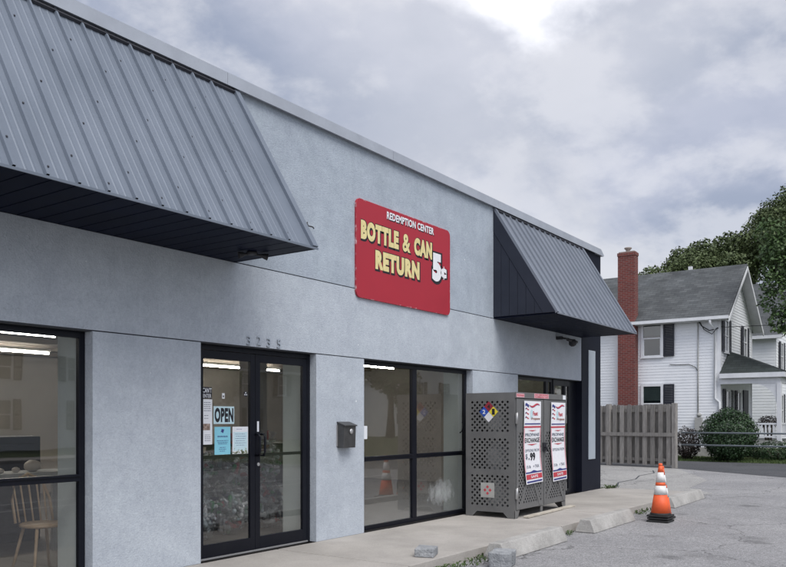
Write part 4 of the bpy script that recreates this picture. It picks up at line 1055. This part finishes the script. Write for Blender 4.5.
def house_window(par, axis, c, u0, u1, z0, z1, face, shut=(), sash=True, sill=True, gm='glass_house'):
    """axis 'x': wall plane x=c, u is y.  axis 'y': wall plane y=c, u is x"""
    def bx(mb, a, b_, d0, d1, z0_, z1_, m=0):
        p, q = c+face*d0, c+face*d1
        if axis == 'x': mb.box(p, q, a, b_, z0_, z1_, m)
        else: mb.box(a, b_, p, q, z0_, z1_, m)
    f = MB(); t = .10
    bx(f,u0,u0+t,.0,.05,z0,z1); bx(f,u1-t,u1,.0,.05,z0,z1); bx(f,u0+t,u1-t,0,.05,z1-t,z1); bx(f,u0-.02,u1+.02,.0,.07,z0-.06,z0-.001)
    zm = (z0+z1)/2-.02; bx(f,u0+t,u1-t,.0,.045,zm-.025,zm+.025); bx(f,u0+t,u1-t,0,.045,z0+.001,z0+.06)
    bx(f,u0+t,u0+t+.03,0,.03,z0+.06,zm-.025); bx(f,u1-t-.03,u1-t,0,.03,z0+.06,zm-.025)
    fo = f.build('window', M['white_paint'], par)
    bk = MB(); bx(bk,u0+t,u1-t,.001,.004,z0+.06,z1-t); bk.build('dark_room', M['recess_dark'], fo)
    cu = MB(); bx(cu,u0+t,u1-t,.006,.010,zm+.12,z1-t); cu.build('blind', M['siding_grey'], fo)
    p = MB(); bx(p,u0+t,u1-t,.012,.016,z0+.06,z1-t); p.build('pane', M[gm], fo)
    for side_ in shut:
        s_ = MB(); w_ = (u1-u0)*.46
        a = u0-.02-w_ if side_ < 0 else u1+.02; b_ = a+w_
        bx(s_,a,a+.05,.024,.06,z0,z1-.02); bx(s_,b_-.05,b_,.024,.06,z0,z1-.02); bx(s_,a+.05,b_-.05,.024,.06,z1-.08,z1-.02); bx(s_,a+.05,b_-.05,.024,.06,z0,z0+.07); bx(s_,a+.05,b_-.05,.024,.06,zm-.04,zm+.04)
        z = z0+.075
        while z < z1-.09: bx(s_,a+.05,b_-.05,.026,.05,z,z+.028); z += .045
        s_.build('shutter', M['shutter'], par)
    return fo

HX0, HX1, HY0, HY1, HE, HR = 26.94, 32.6, 1.14, 9.5, 5.72, 7.86
hs = thing('white_house', 'white clapboard house with a red brick chimney and black shutters', 'house', (HX0,HY0,.08))
core = MB(); core.box(HX0,HX1,HY0,HY1,.0,HE); xm = (HX0+HX1)/2
core.prism([(HX0,HY0,HE),(HX1,HY0,HE),(xm,HY0,HR-.06)], (0,HY1-HY0,0))
core.build('wall_core', M['white_vinyl'], hs)
sd = MB(); courses_x(sd, HX0-.001, HY0+.10, HY1, .45, HE-.02, -1); sd.build('side_wall', M['white_vinyl'], hs)
sd = MB(); courses_y(sd, HY0-.001, HX0+.10, HX1-.10, .45, HR-.12, -1, apex=(xm,HR-.06,HE)); sd.build('gable_wall', M['white_vinyl'], hs)
fd = MB(); fd.box(HX0-.03,HX1+.03,HY0-.03,HY1,-.1,.449); fd.build('foundation', M['stop_conc'], hs)
cb = MB(); cb.box(HX0-.03,HX0+.10,HY0-.03,HY0-.001,.45,HE-.02); cb.box(HX0-.03,HX0-.0015,HY0-.001,HY0+.10,.45,HE-.02); cb.build('corner_board', M['white_paint'], hs)
MB().box(HX1-.10,HX1+.03,HY0-.03,HY0-.001,.45,HE-.02).build('corner_board', M['white_paint'], hs)
# roof: two slabs with overhang
rf = MB(); oh = .42; sl = (HR-HE)/(xm-HX0); y0, y1 = HY0-.42, HY1+.3
for sx in (-1,1):
    ex = xm + sx*((xm-HX0)+oh); ez = HR + .12 - sl*(abs(ex-xm)); rz = HR+.12
    rf.prism([(ex,y0,ez),(xm,y0,rz),(xm,y0,rz-.10),(ex,y0,ez-.10)], (0,y1-y0,0))
roof = rf.build('roof', M['shingle'], hs)
so = MB()
for sx in (-1,1):
    ex = xm + sx*((xm-HX0)+oh-.01); ez = HR + .015 - sl*(abs(ex-xm)); rz = HR+.015
    so.prism([(ex,y0-.02,ez),(xm,y0-.02,rz),(xm,y0-.02,rz-.16),(ex,y0-.02,ez-.16)], (0,.035,0))     # rake board
    so.prism([(ex,y0+.016,ez),(xm,y0+.016,rz),(xm,y0+.016,rz-.02),(ex,y0+.016,ez-.02)], (0,.40,0))
so.build('rake_board', M['white_paint'], roof)
gt = MB(); ex = HX0-oh; ez = HR+.12-sl*((xm-HX0)+oh)
gt.box(ex-.10,ex+.0,y0,y1,ez-.14,ez-.02); gt.box(ex+.002,HX0-.025,y0+.05,y1,ez-.16,ez-.13); gt.build('gutter', M['white_paint'], hs)
ds = MB(); ds.tube([(ex-.04,HY0+.26,ez-.14),(ex-.04,HY0+.26,ez-.28),(HX0-.07,HY0+.16,ez-.5),(HX0-.07,HY0+.16,2.35),(HX0-.07,HY0+.0,2.2),(HX0-.07,HY0+.0,.3)], .05, 8); ds.build('downspout', M['white_paint'], hs)
ds = MB(); ds.tube([(HX0-.05,1.95,5.45),(HX0-.05,1.95,1.6)], .022, 6); ds.build('conduit', M['siding_grey'], hs)
ds = MB(); ds.tube([(HX0-.04,4.0-.95,3.75),(HX0-.04,2.8,3.72),(HX0-.04,2.3,3.72),(HX0-.04,2.05,3.6),(HX0-.04,1.97,3.45)], .012, 5); ds.tube([(HX0-.05,1.95,5.45),(HX0-.1,1.8,5.2),(HX0-.15,1.5,5.0),(HX0-.12,1.25,5.05),(HX0+.3,HY0-.1,5.2)], .02, 5)
ds.tube([(HX0-.05,1.95,5.5),(HX0-.14,1.7,5.05),(HX0-.15,1.4,4.85),(HX0-.1,1.2,5.1)], .016, 5); ds.build('cables', M['wire'], hs)
em = MB(); em.box(HX0-.16,HX0-.02,1.78,2.05,1.1,1.62); em.lathe((HX0-.09,1.9,1.65), [(.05,0),(.09,.02),(.09,.1),(.04,.14)], 12); em.build('electric_meter', M['siding_grey'], hs)
ch = MB(); ch.box(HX0-.42,HX0-.023,4.33,5.04,0,8.24); ch.box(HX0-.44,HX0-.003,4.31,5.06,8.242,8.37)
chim = ch.build('chimney', M['brick'], hs)
ch = MB(); ch.box(HX0-.40,HX0-.04,4.36,5.01,8.372,8.42); ch.lathe((HX0-.22,4.68,8.42), [(.10,0),(.08,.06),(.11,.1),(.16,.15),(.14,.18)], 12); ch.build('chimney_cap', M['copper'], chim)
house_window(hs, 'x', HX0-.024, 3.30, 4.20, 4.08, 5.62, -1, shut=(-1,))
house_window(hs, 'x', HX0-.024, 3.30, 4.20, 1.42, 2.98, -1, shut=(-1,))
house_window(hs, 'y', HY0-.024, 27.42, 28.12, 4.20, 5.52, -1, shut=(-1,1))
house_window(hs, 'y', HY0-.024, 30.75, 31.45, 4.20, 5.52, -1, shut=(-1,1))
house_window(hs, 'y', HY0-.024, 27.62, 28.42, .95, 2.75, -1, shut=(-1,1))
house_window(hs, 'y', HY0-.024, 29.6, 30.3, 1.10, 2.75, -1, shut=(-1,))
dr = MB(); dr.box(30.85,31.75,HY0-.06,HY0-.024,.75,2.8); dr.build('front_door', M['shutter'], hs)
MB().box(29.95,30.1,3.0,3.15,HR+.02,HR+.30).build('vent_pipe', M['white_paint'], roof)
# porch
PY, PX0, PX1 = -1.0, 26.72, 32.9
pr = MB()
hipx = 28.35
e1, e2, e3, e4 = (PX0,HY0-.024,3.30), (PX0,PY-.15,3.30), (PX1,PY-.15,3.30), (PX1,HY0-.024,3.30)
t1, t2 = (hipx,HY0-.024,4.28), (PX1-1.6,HY0-.024,4.28)
pr.add([e1,e2,e3,e4,t1,t2], [(1,2,5,4),(0,1,4),(2,3,5)])
pr.add([(a,b_,c-.05) for a,b_,c in (e1,e2,e3,e4)], [(0,3,2,1)], 1)
prr = pr.build('porch_roof', [M['shingle_dark'], M['white_paint']], hs)
fa = MB(); fa.box(PX0-.03,PX0,PY-.18,HY0-.03,3.12,3.298); fa.box(PX0,PX1,PY-.18,PY-.15,3.12,3.298); fa.box(PX0+.12,PX0+.22,PY-.02,HY0-.03,2.90,3.12); fa.box(PX0+.221,PX1-.1,PY-.02,PY+.08,2.90,3.12)
fa.build('fascia', M['white_paint'], prr)
fl = MB(); fl.box(PX0+.1,PX1-.1,PY-.1,HY0-.03,.60,.72); fl.build('porch_floor', M['siding_grey'], hs)
for x in (PX0+.17, 29.8, PX1-.25):
    p = MB(); p.box(x-.08,x+.08,PY-.05,PY+.11,.722,2.898); p.build('porch_post', M['white_paint'], hs, bevel=.01)
bk = MB()
def bracket(yc, sgn, q=.85):
    pts = [(PX0+.13,yc,2.898)]; n=8
    for k in range(n+1):
        a = R(90*k/n); pts.append((PX0+.13, yc + sgn*.62*(1-math.sin(a)), 2.898-.62*(1-math.cos(a))))
    pts = [(PX0+.13,yc,2.898),(PX0+.13,yc+sgn*q,2.898)] + [(PX0+.13, yc+sgn*(q-q*math.sin(R(90*k/8))), 2.898-q+q*math.cos(R(90*k/8))) for k in range(1,9)]
    bk.prism(pts, (.06,0,0))
bracket(PY+.112, 1); bk.build('porch_bracket', M['white_paint'], hs)
rl = MB(); x = PX0+.16
rl.box(x-.03,x+.03,PY+.11,HY0-.03,1.34,1.41); rl.box(x-.025,x+.025,PY+.11,HY0-.03,.86,.92)
y = PY+.2
while y < HY0-.1: rl.box(x-.015,x+.015,y,y+.055,.92,1.34); y += .135
rl.box(x,PX1-.3,PY,PY+.06,1.34,1.41); xx = x+.2
while xx < PX1-.4: rl.box(xx,xx+.055,PY+.015,PY+.045,.92,1.34); xx += .135
rl.box(x,PX1-.3,PY,PY+.06,.86,.92)
rl.build('porch_railing', M['white_paint'], hs)
# utility line to the house
wr = MB(); wr.tube([(HX0+.4,HY0-.06,5.15),(30,-3,5.35),(36,-9,5.9),(44,-16,6.8)], .012, 5)
o = wr.build('utility_wire', M['wire'], origin=(HX0,HY0,5)); o['label'] = 'thin black utility wire leaving the corner of the white house'; o['category'] = 'wire'

# generic house (second house at right, and the ones across the street)
def small_house(name, label, x0, x1, y0, y1, eave, ridge, wins, wall_m='white_vinyl', facing=-1, roof_m='shingle', chimney=False, ridge_axis='y', side_win=None, base=.08):
    t = thing(name, label, 'house', ((x0+x1)/2, y0, base))
    c = MB(); c.box(x0,x1,y0,y1,base-.1,eave)
    xm, ym = (x0+x1)/2, (y0+y1)/2
    if ridge_axis == 'y': c.prism([(x0,y0,eave),(x1,y0,eave),(xm,y0,ridge)], (0,y1-y0,0))
    else: c.prism([(x0,y0,eave),(x0,y1,eave),(x0,ym,ridge)], (x1-x0,0,0))
    c.build('wall_core', M[wall_m], t)
    s_ = MB(); yw = y0 if facing < 0 else y1
    courses_y(s_, yw+facing*.001, x0, x1, base+.3, eave-.02, facing, .15)
    if ridge_axis == 'y': pass
    courses_x(s_, x0-.001, y0, y1, base+.3, eave-.02, -1, .15)
    s_.build('siding', M[wall_m], t)
    r_ = MB(); o_ = .35
    if ridge_axis == 'y':
        sl = (ridge-eave)/(xm-x0)
        for sx in (-1,1):
            ex = xm+sx*(xm-x0+o_); ez = ridge+.1-sl*abs(ex-xm)
            r_.prism([(ex,y0-o_,ez),(xm,y0-o_,ridge+.1),(xm,y0-o_,ridge+.0),(ex,y0-o_,ez-.12)], (0,y1-y0+2*o_,0))
    else:
        sl = (ridge-eave)/(ym-y0)
        for sx in (-1,1):
            ey = ym+sx*(ym-y0+o_); ez = ridge+.1-sl*abs(ey-ym)
            r_.prism([(x0-o_,ey,ez),(x0-o_,ym,ridge+.1),(x0-o_,ym,ridge+.0),(x0-o_,ey,ez-.12)], (x1-x0+2*o_,0,0))
    ro = r_.build('roof', M[roof_m], t)
    g_ = MB()
    if ridge_axis == 'y': g_.box(x0-o_-.08,x0-o_+.05,y0-o_,y1+o_,eave-.30,eave-.14)
    else: g_.box(x0-o_,x1+o_,y0-o_-.08,y0-o_+.05,eave-.30,eave-.14); g_.box(x0-o_,x1+o_,y1+o_-.05,y1+o_+.08,eave-.30,eave-.14)
    g_.build('gutter', M['white_paint'], t)
    for (a, b_, z0, z1) in wins: house_window(t, 'y', yw+facing*.024, a, b_, z0, z1, facing, shut=(-1,1))
    if side_win:
        for (a, b_, z0, z1) in side_win: house_window(t, 'x', x0-.024, a, b_, z0, z1, -1, shut=())
    return t
small_house('white_house', 'second white clapboard house partly seen behind the tree at the right edge', 38.7, 46, 1.2, 9.5, 5.95, 9.0,
            [(39.7,40.5,4.1,5.6),(39.7,40.5,1.2,2.9),(42.5,43.3,4.1,5.6)], ridge_axis='y', side_win=[])
# mirrored in the windows only: far side of the street
small_house('street_house', 'white house across the street, mirrored in the shop windows', 14, 23, -42, -33, 5.4, 8.4, [(15.5,16.5,3.6,5),(19.5,20.5,3.6,5),(15.5,16.5,1,2.6),(20,21,1,2.6)], facing=1, base=0)
small_house('street_house', 'tan house across the street with its ridge along the road, mirrored in the shop windows', 32, 43, -44, -34, 5.2, 8.0, [(33.5,34.5,3.3,4.8),(37,38,3.3,4.8),(40,41,3.3,4.8),(34,35,.9,2.4)], wall_m='siding_grey', facing=1, ridge_axis='x', base=0)
small_house('street_house', 'white house furthest along the street, mirrored in the shop windows', 52, 62, -42, -33, 5.4, 8.4, [(54,55,3.6,5),(58,59,3.6,5)], facing=1, base=0)

# ------------------------------------------------------------------ vegetation
def leaves(mb, blobs, n, size, seed, shell=.55, flat=0):
    rnd = random.Random(seed)
    tot = sum(b[3]*b[3] for b in blobs)
    for (bx_, by_, bz_, br, *sq) in blobs:
        sz = sq[0] if sq else .85
        for k in range(int(n*br*br/tot)):
            d = Vector((rnd.gauss(0,1), rnd.gauss(0,1), rnd.gauss(0,1))).normalized()
            q = mnoise.noise(Vector((bx_,by_,bz_))*.37 + d*1.9)*.42 + mnoise.noise(d*5+Vector((by_,bx_,0)))*.25
            r = br*(shell + (1-shell)*rnd.random()**.6)*(1+q)
            c = Vector((bx_,by_,bz_)) + Vector((d.x*r, d.y*r, d.z*r*sz))
            nn = (d*.6 + Vector((rnd.gauss(0,.6), rnd.gauss(0,.6), rnd.gauss(0,.6)+.5))).normalized()
            u = nn.cross(Vector((rnd.gauss(0,1), rnd.gauss(0,1), rnd.gauss(0,1)))).normalized(); v = nn.cross(u)
            s = size*rnd.uniform(.6,1.25)
            mb.add([c-u*s*.5, c-v*s*.32, c+u*s*.55, c+v*s*.32], [(0,1,2,3)])
def tree(name, label, base, h, blobs, n, size, leafm, seed, trunk_r=.25, limbs=5):
    t = thing(name, label, 'tree', base); rnd = random.Random(seed)
    b = MB(); B = Vector(base)
    b.tube([B, B+Vector((.05,0,h*.25)), B+Vector((.1,.05,h*.5)), B+Vector((.0,.1,h*.8))], [trunk_r*1.3,trunk_r,trunk_r*.75,trunk_r*.3], 10)
    for bl in blobs[:limbs*2]:
        s0 = B + Vector((.05,0,h*rnd.uniform(.3,.6))); e0 = Vector(bl[:3])
        mid = (s0+e0)/2 + Vector((0,0,-.3)); b.tube([s0, mid, e0], [trunk_r*.4,trunk_r*.25,trunk_r*.08], 6)
    b.build('trunk', M['bark'], t)
    c = MB(); leaves(c, blobs, n, size, seed); c.build('crown', M[leafm], t)
    return t
rnd = random.Random(4)
def D(px, py, d):
    fw, rt = (.8149,.5796), (.5796,-.8149); a = (px-393)/800
    return (-5.666+d*(fw[0]+a*rt[0]), -6.503+d*(fw[1]+a*rt[1]), 1.5+d*(420.5-py)/800)
# near tree on the right, in the front garden
# (positions below are world metres worked out beforehand)
def blob_list(c, rad, n, br, seed, sz=.8, up=1.0):
    r_ = random.Random(seed); out = []
    for k in range(n):
        d = Vector((r_.gauss(0,1), r_.gauss(0,1), r_.gauss(0,1))).normalized()*r_.random()**.4
        out.append((c[0]+d.x*rad[0], c[1]+d.y*rad[1], c[2]+d.z*rad[2], br*r_.uniform(.7,1.25), sz))
    return out
NT = (29.2,-6.2,0)
bl = blob_list((29.2,-4.1,7.2), (2.2,2.4,2.6), 34, .85, 8) + blob_list((30,-8,8), (4,3.5,3.5), 26, 1.3, 88) + [(27.2,-2.0,9.9,.32),(27.6,-2.2,9.3,.45),(28.5,-3.0,9.9,.45),(26.9,-1.9,5.5,.5),(27.3,-1.6,6.6,.6),(27.2,-1.7,8.0,.6)] + [(27.6+.5*k,-1.9-.6*k,5.3+.25*k,.75) for k in range(4)] + [(28.2,-2.6,6.4,.9),(28.4,-2.8,5.2,.8),(27.15,-.95,6.0,.72),(26.95,-1.1,5.15,.55),(27.4,-.9,7.2,.75),(27.3,-1.3,8.1,.7),(27.9,-1.7,4.9,.6),(27.3,-.6,8.7,.6),(27.35,-.7,7.9,.65),(27.0,-.75,6.6,.5),(27.5,-1.35,5.2,.6)]  # second blob group is unseen outer crown, added to shade the gable
tree('maple_tree', 'dark leafy tree at the right edge in front of the white house', (NT[0],NT[1],.08), 8.5, bl, 90000, .14, 'leaf', 3, .22)
for i, (c, rad, nb, br, n, lab, sd_) in enumerate((
    ((42.3,6.9,8.9), (2.0,1.9,1.9), 14, 1.15, 15000, 'lowest olive tree behind the roof, nearest the chimney', 31),
    ((44.5,5.2,10.9), (2.4,2.2,2.3), 16, 1.2, 17000, 'middle olive tree behind the ridge of the white house', 32),
    ((46.0,2.0,12.6), (2.6,2.6,2.6), 18, 1.3, 19000, 'tallest olive tree behind the gable, right of the others', 33),
    ((50.5,-2.5,13.0), (3,3,3), 18, 1.4, 15000, 'far tree behind the dark tree at the right edge', 34))):
    tree('leafy_tree', lab, (c[0],c[1],.08), c[2]+1, blob_list(c, rad, nb, br, sd_), n*2, .17, 'leaf_far', sd_, .3)
# trees across the street (mirrored in the glass)
for i, (x, y, hh) in enumerate(((8,-33,7),(27,-31,7.5),(47,-31,8),(66,-32,8),(80,-34,9),(2,-36,8))):
    tr = tree('street_tree', 'round leafy tree across the street, mirrored in the shop glass', (x,y,0), hh, blob_list((x,y,hh*.62),(2.4,2.4,2.2),9,1.5,i+60), 3500, .5, 'leaf', i+50, .3)
    tr['group'] = 'trees across the street'

def bush(name, label, c, r, n, size, leafm, seed, base=.02, extra=()):
    t = thing(name, label, 'bush', (c[0],c[1],base))
    b = MB()
    for k in range(6):
        a = k*1.05; b.tube([(c[0]+.1*math.cos(a),c[1]+.1*math.sin(a),base),(c[0]+r[0]*.5*math.cos(a),c[1]+r[1]*.5*math.sin(a),c[2]+r[2]*.3)], [.03,.012], 6)
    b.build('stems', M['bark'], t)
    m = MB(); rnd = random.Random(seed)
    for k in range(n):
        d = Vector((rnd.gauss(0,1), rnd.gauss(0,1), rnd.gauss(0,1))).normalized()
        q = 1 + .16*mnoise.noise(d*2.6+Vector((seed,0,0))) + .08*mnoise.noise(d*8)
        f = (.55+.45*rnd.random()**.45)*q
        p = Vector((c[0]+d.x*r[0]*f, c[1]+d.y*r[1]*f, c[2]+d.z*r[2]*f))
        if p.z < base: p.z = base + rnd.random()*.2
        nn = (d + Vector((rnd.gauss(0,.5),rnd.gauss(0,.5),rnd.gauss(0,.5)+.4))).normalized(); u = nn.cross(Vector((rnd.gauss(0,1),rnd.gauss(0,1),rnd.gauss(0,1)))).normalized(); v = nn.cross(u)
        s = size*rnd.uniform(.6,1.3); m.add([p-u*s*.5,p-v*s*.33,p+u*s*.5,p+v*s*.33], [(0,1,2,3)])
    for e in extra: pass
    m.build('foliage', M[leafm], t)
bush('round_bush', 'large rounded green bush in front of the white house corner', (24.9,.36,.98), (.95,.97,.95), 15000, .075, 'leaf_bush', 1)
bush('low_shrub', 'dark reddish shrub between the fence end and the round bush', (25.2,1.9,.65), (.5,.5,.6), 2600, .07, 'leaf_dark', 2)
bush('low_shrub', 'low dark green shrub under the porch railing, right of the round bush', (26.0,-1.1,.38), (.55,1.1,.40), 4200, .06, 'leaf_bush', 3)
bush('low_shrub', 'further dark shrub at the right edge under the pipe rail', (25.8,-2.9,.36), (.55,1.1,.38), 4200, .06, 'leaf_bush', 4)
bush('porch_plant', 'dark potted plant peeping over the porch railing', (28.5,-.3,1.45), (.45,.4,.25), 900, .06, 'leaf_dark', 5, base=.72)
# grass verge
gs = MB(); rnd = random.Random(77)
for k in range(9000):
    x = rnd.uniform(24.35,26.6); y = rnd.uniform(-6,4.5); z = gz(x)-.01; h = rnd.uniform(.04,.1)
    a = rnd.uniform(0,3.14); dx, dy = .012*math.cos(a), .012*math.sin(a)
    gs.add([(x-dx,y-dy,z),(x+dx,y+dy,z),(x+rnd.gauss(0,.02),y+rnd.gauss(0,.02),z+h)], [(0,1,2)])
gs.build('grass', M['weed'], kind='stuff', label='short green grass verge beyond the side road')

# ------------------------------------------------------------------ light, sky, camera
SUN_EL, SUN_AZ = 56, 243      # azimuth measured as compass-like angle in the x/y plane, direction TO the sun
sd = Vector((math.cos(R(SUN_EL))*math.cos(R(SUN_AZ)), math.cos(R(SUN_EL))*math.sin(R(SUN_AZ)), math.sin(R(SUN_EL))))
la_ = bpy.data.lights.new('sun', 'SUN'); la_.energy = 1.5; la_.angle = R(40); la_.color = (1,.975,.94)
so_ = bpy.data.objects.new('sun', la_); COL.objects.link(so_); so_.location = (0,-20,30)
so_.rotation_euler = (-sd).to_track_quat('-Z','Y').to_euler()
w_ = bpy.data.worlds.new('World'); scn.world = w_; w_.use_nodes = True; nt = w_.node_tree; L = nt.links.new
bg = nt.nodes['Background']; bg.inputs['Strength'].default_value = .1
sky = nd(nt, 'ShaderNodeTexSky', sky_type='NISHITA'); sky.sun_disc = False; sky.sun_elevation = R(SUN_EL); sky.sun_rotation = R(90-SUN_AZ)
tc = nd(nt, 'ShaderNodeTexCoord'); sp_ = nd(nt, 'ShaderNodeSeparateXYZ'); L(tc.outputs['Generated'], sp_.inputs[0])
mz = nd(nt, 'ShaderNodeMath', operation='MAXIMUM'); L(sp_.outputs[2], mz.inputs[0]); mz.inputs[1].default_value = 0
az = nd(nt, 'ShaderNodeMath', operation='ADD'); L(mz.outputs[0], az.inputs[0]); az.inputs[1].default_value = .40
dv = nd(nt, 'ShaderNodeVectorMath', operation='SCALE'); iv = nd(nt, 'ShaderNodeMath', operation='DIVIDE'); iv.inputs[0].default_value = 1; L(az.outputs[0], iv.inputs[1])
L(tc.outputs['Generated'], dv.inputs[0]); L(iv.outputs[0], dv.inputs['Scale'])
def wn(scale, det, rg, off, dist=0):
    mp = nd(nt, 'ShaderNodeMapping'); mp.inputs['Location'].default_value = off; L(dv.outputs[0], mp.inputs[0])
    n = nd(nt, 'ShaderNodeTexNoise'); n.inputs['Scale'].default_value = scale; n.inputs['Detail'].default_value = det; n.inputs['Roughness'].default_value = rg; n.inputs['Distortion'].default_value = dist
    L(mp.outputs[0], n.inputs['Vector']); return n.outputs['Fac']
def wr(src, a, b, c=0, d=1, t='SMOOTHSTEP'):
    r = nd(nt, 'ShaderNodeMapRange', interpolation_type=t); r.inputs[1].default_value = a; r.inputs[2].default_value = b; r.inputs[3].default_value = c; r.inputs[4].default_value = d
    L(src, r.inputs[0]); return r.outputs[0]
big = wr(wn(2.1, 9, .55, (3.1,1.7,0), .1), .42, .60)
fine = wr(wn(4.6, 9, .56, (1.1,8.2,2), .1), .45, .61)
def mixc(f, a, b):
    m = nd(nt, 'ShaderNodeMix', data_type='RGBA')
    if isinstance(f, float): m.inputs[0].default_value = f
    else: L(f, m.inputs[0])
    for i, q in ((6,a),(7,b)):
        if isinstance(q, tuple): m.inputs[i].default_value = (*q,1)
        else: L(q, m.inputs[i])
    return m.outputs[2]
S_ = 10.0; EX = .53
c_dark = tuple(v*S_*EX for v in (.365,.41,.53)); c_mid = tuple(v*S_*EX for v in (.53,.56,.675)); c_lite = tuple(v*S_*EX for v in (.88,.88,.92))
c1 = mixc(big, c_dark, c_mid); c2 = mixc(fine, c1, c_lite)
c12 = mixc(.5, c1, c2)
# thin bright opening in the cloud deck
dvn = Vector((.911,.448,.72)).normalized()
dp = nd(nt, 'ShaderNodeVectorMath', operation='DOT_PRODUCT'); nrmz = nd(nt, 'ShaderNodeVectorMath', operation='NORMALIZE'); L(tc.outputs['Generated'], nrmz.inputs[0])
L(nrmz.outputs[0], dp.inputs[0]); dp.inputs[1].default_value = dvn
jit = nd(nt, 'ShaderNodeMath', operation='MULTIPLY_ADD'); L(wn(4.0, 7, .52, (5,2,1), .1), jit.inputs[0]); jit.inputs[1].default_value = .034; L(dp.outputs['Value'], jit.inputs[2])
hole = wr(jit.outputs[0], .9985, 1.0060)
glow = wr(jit.outputs[0], .955, .996, 0, .45)
c3 = mixc(hole, mixc(glow, c12, c_lite), tuple(v*S_*EX for v in (1.25,1.25,1.3)))
# paler towards the horizon
hz = wr(sp_.outputs[2], .42, .20, 0, 1)
patch = wr(wn(2.2, 7, .55, (9,4,0), .3), .42, .62)
hm = nd(nt, 'ShaderNodeMath', operation='MULTIPLY'); L(hz, hm.inputs[0]); L(patch, hm.inputs[1])
c4 = mixc(hm.outputs[0], c3, tuple(v*S_*EX for v in (.74,.745,.79)))
# brighter deck overhead and behind the street
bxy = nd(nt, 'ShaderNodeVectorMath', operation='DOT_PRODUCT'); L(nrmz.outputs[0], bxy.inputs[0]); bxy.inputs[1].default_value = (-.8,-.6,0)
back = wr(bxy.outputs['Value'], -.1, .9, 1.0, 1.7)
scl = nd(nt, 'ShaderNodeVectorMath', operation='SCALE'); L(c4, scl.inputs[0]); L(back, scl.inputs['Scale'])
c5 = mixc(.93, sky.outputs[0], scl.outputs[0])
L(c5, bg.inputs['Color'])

cam = bpy.data.cameras.new('camera'); co = bpy.data.objects.new('camera', cam); COL.objects.link(co)
co.location = (-5.666,-6.503,1.5); fwv = Vector((.8149,.5796,0))
co.rotation_euler = fwv.to_track_quat('-Z','Y').to_euler()
cam.sensor_width = 36; cam.lens = 800/786*36; cam.shift_y = 137/786; cam.clip_start = .05; cam.clip_end = 2000
scn.camera = co
for o in COL.objects:
    if '_o' in o: del o['_o']
scn.render.engine = 'CYCLES'
scn.view_settings.view_transform = 'Standard'; scn.view_settings.look = 'None'; scn.view_settings.gamma = 1
scn.view_settings.use_curve_mapping = False; scn.view_settings.exposure = math.log2(1/EX)
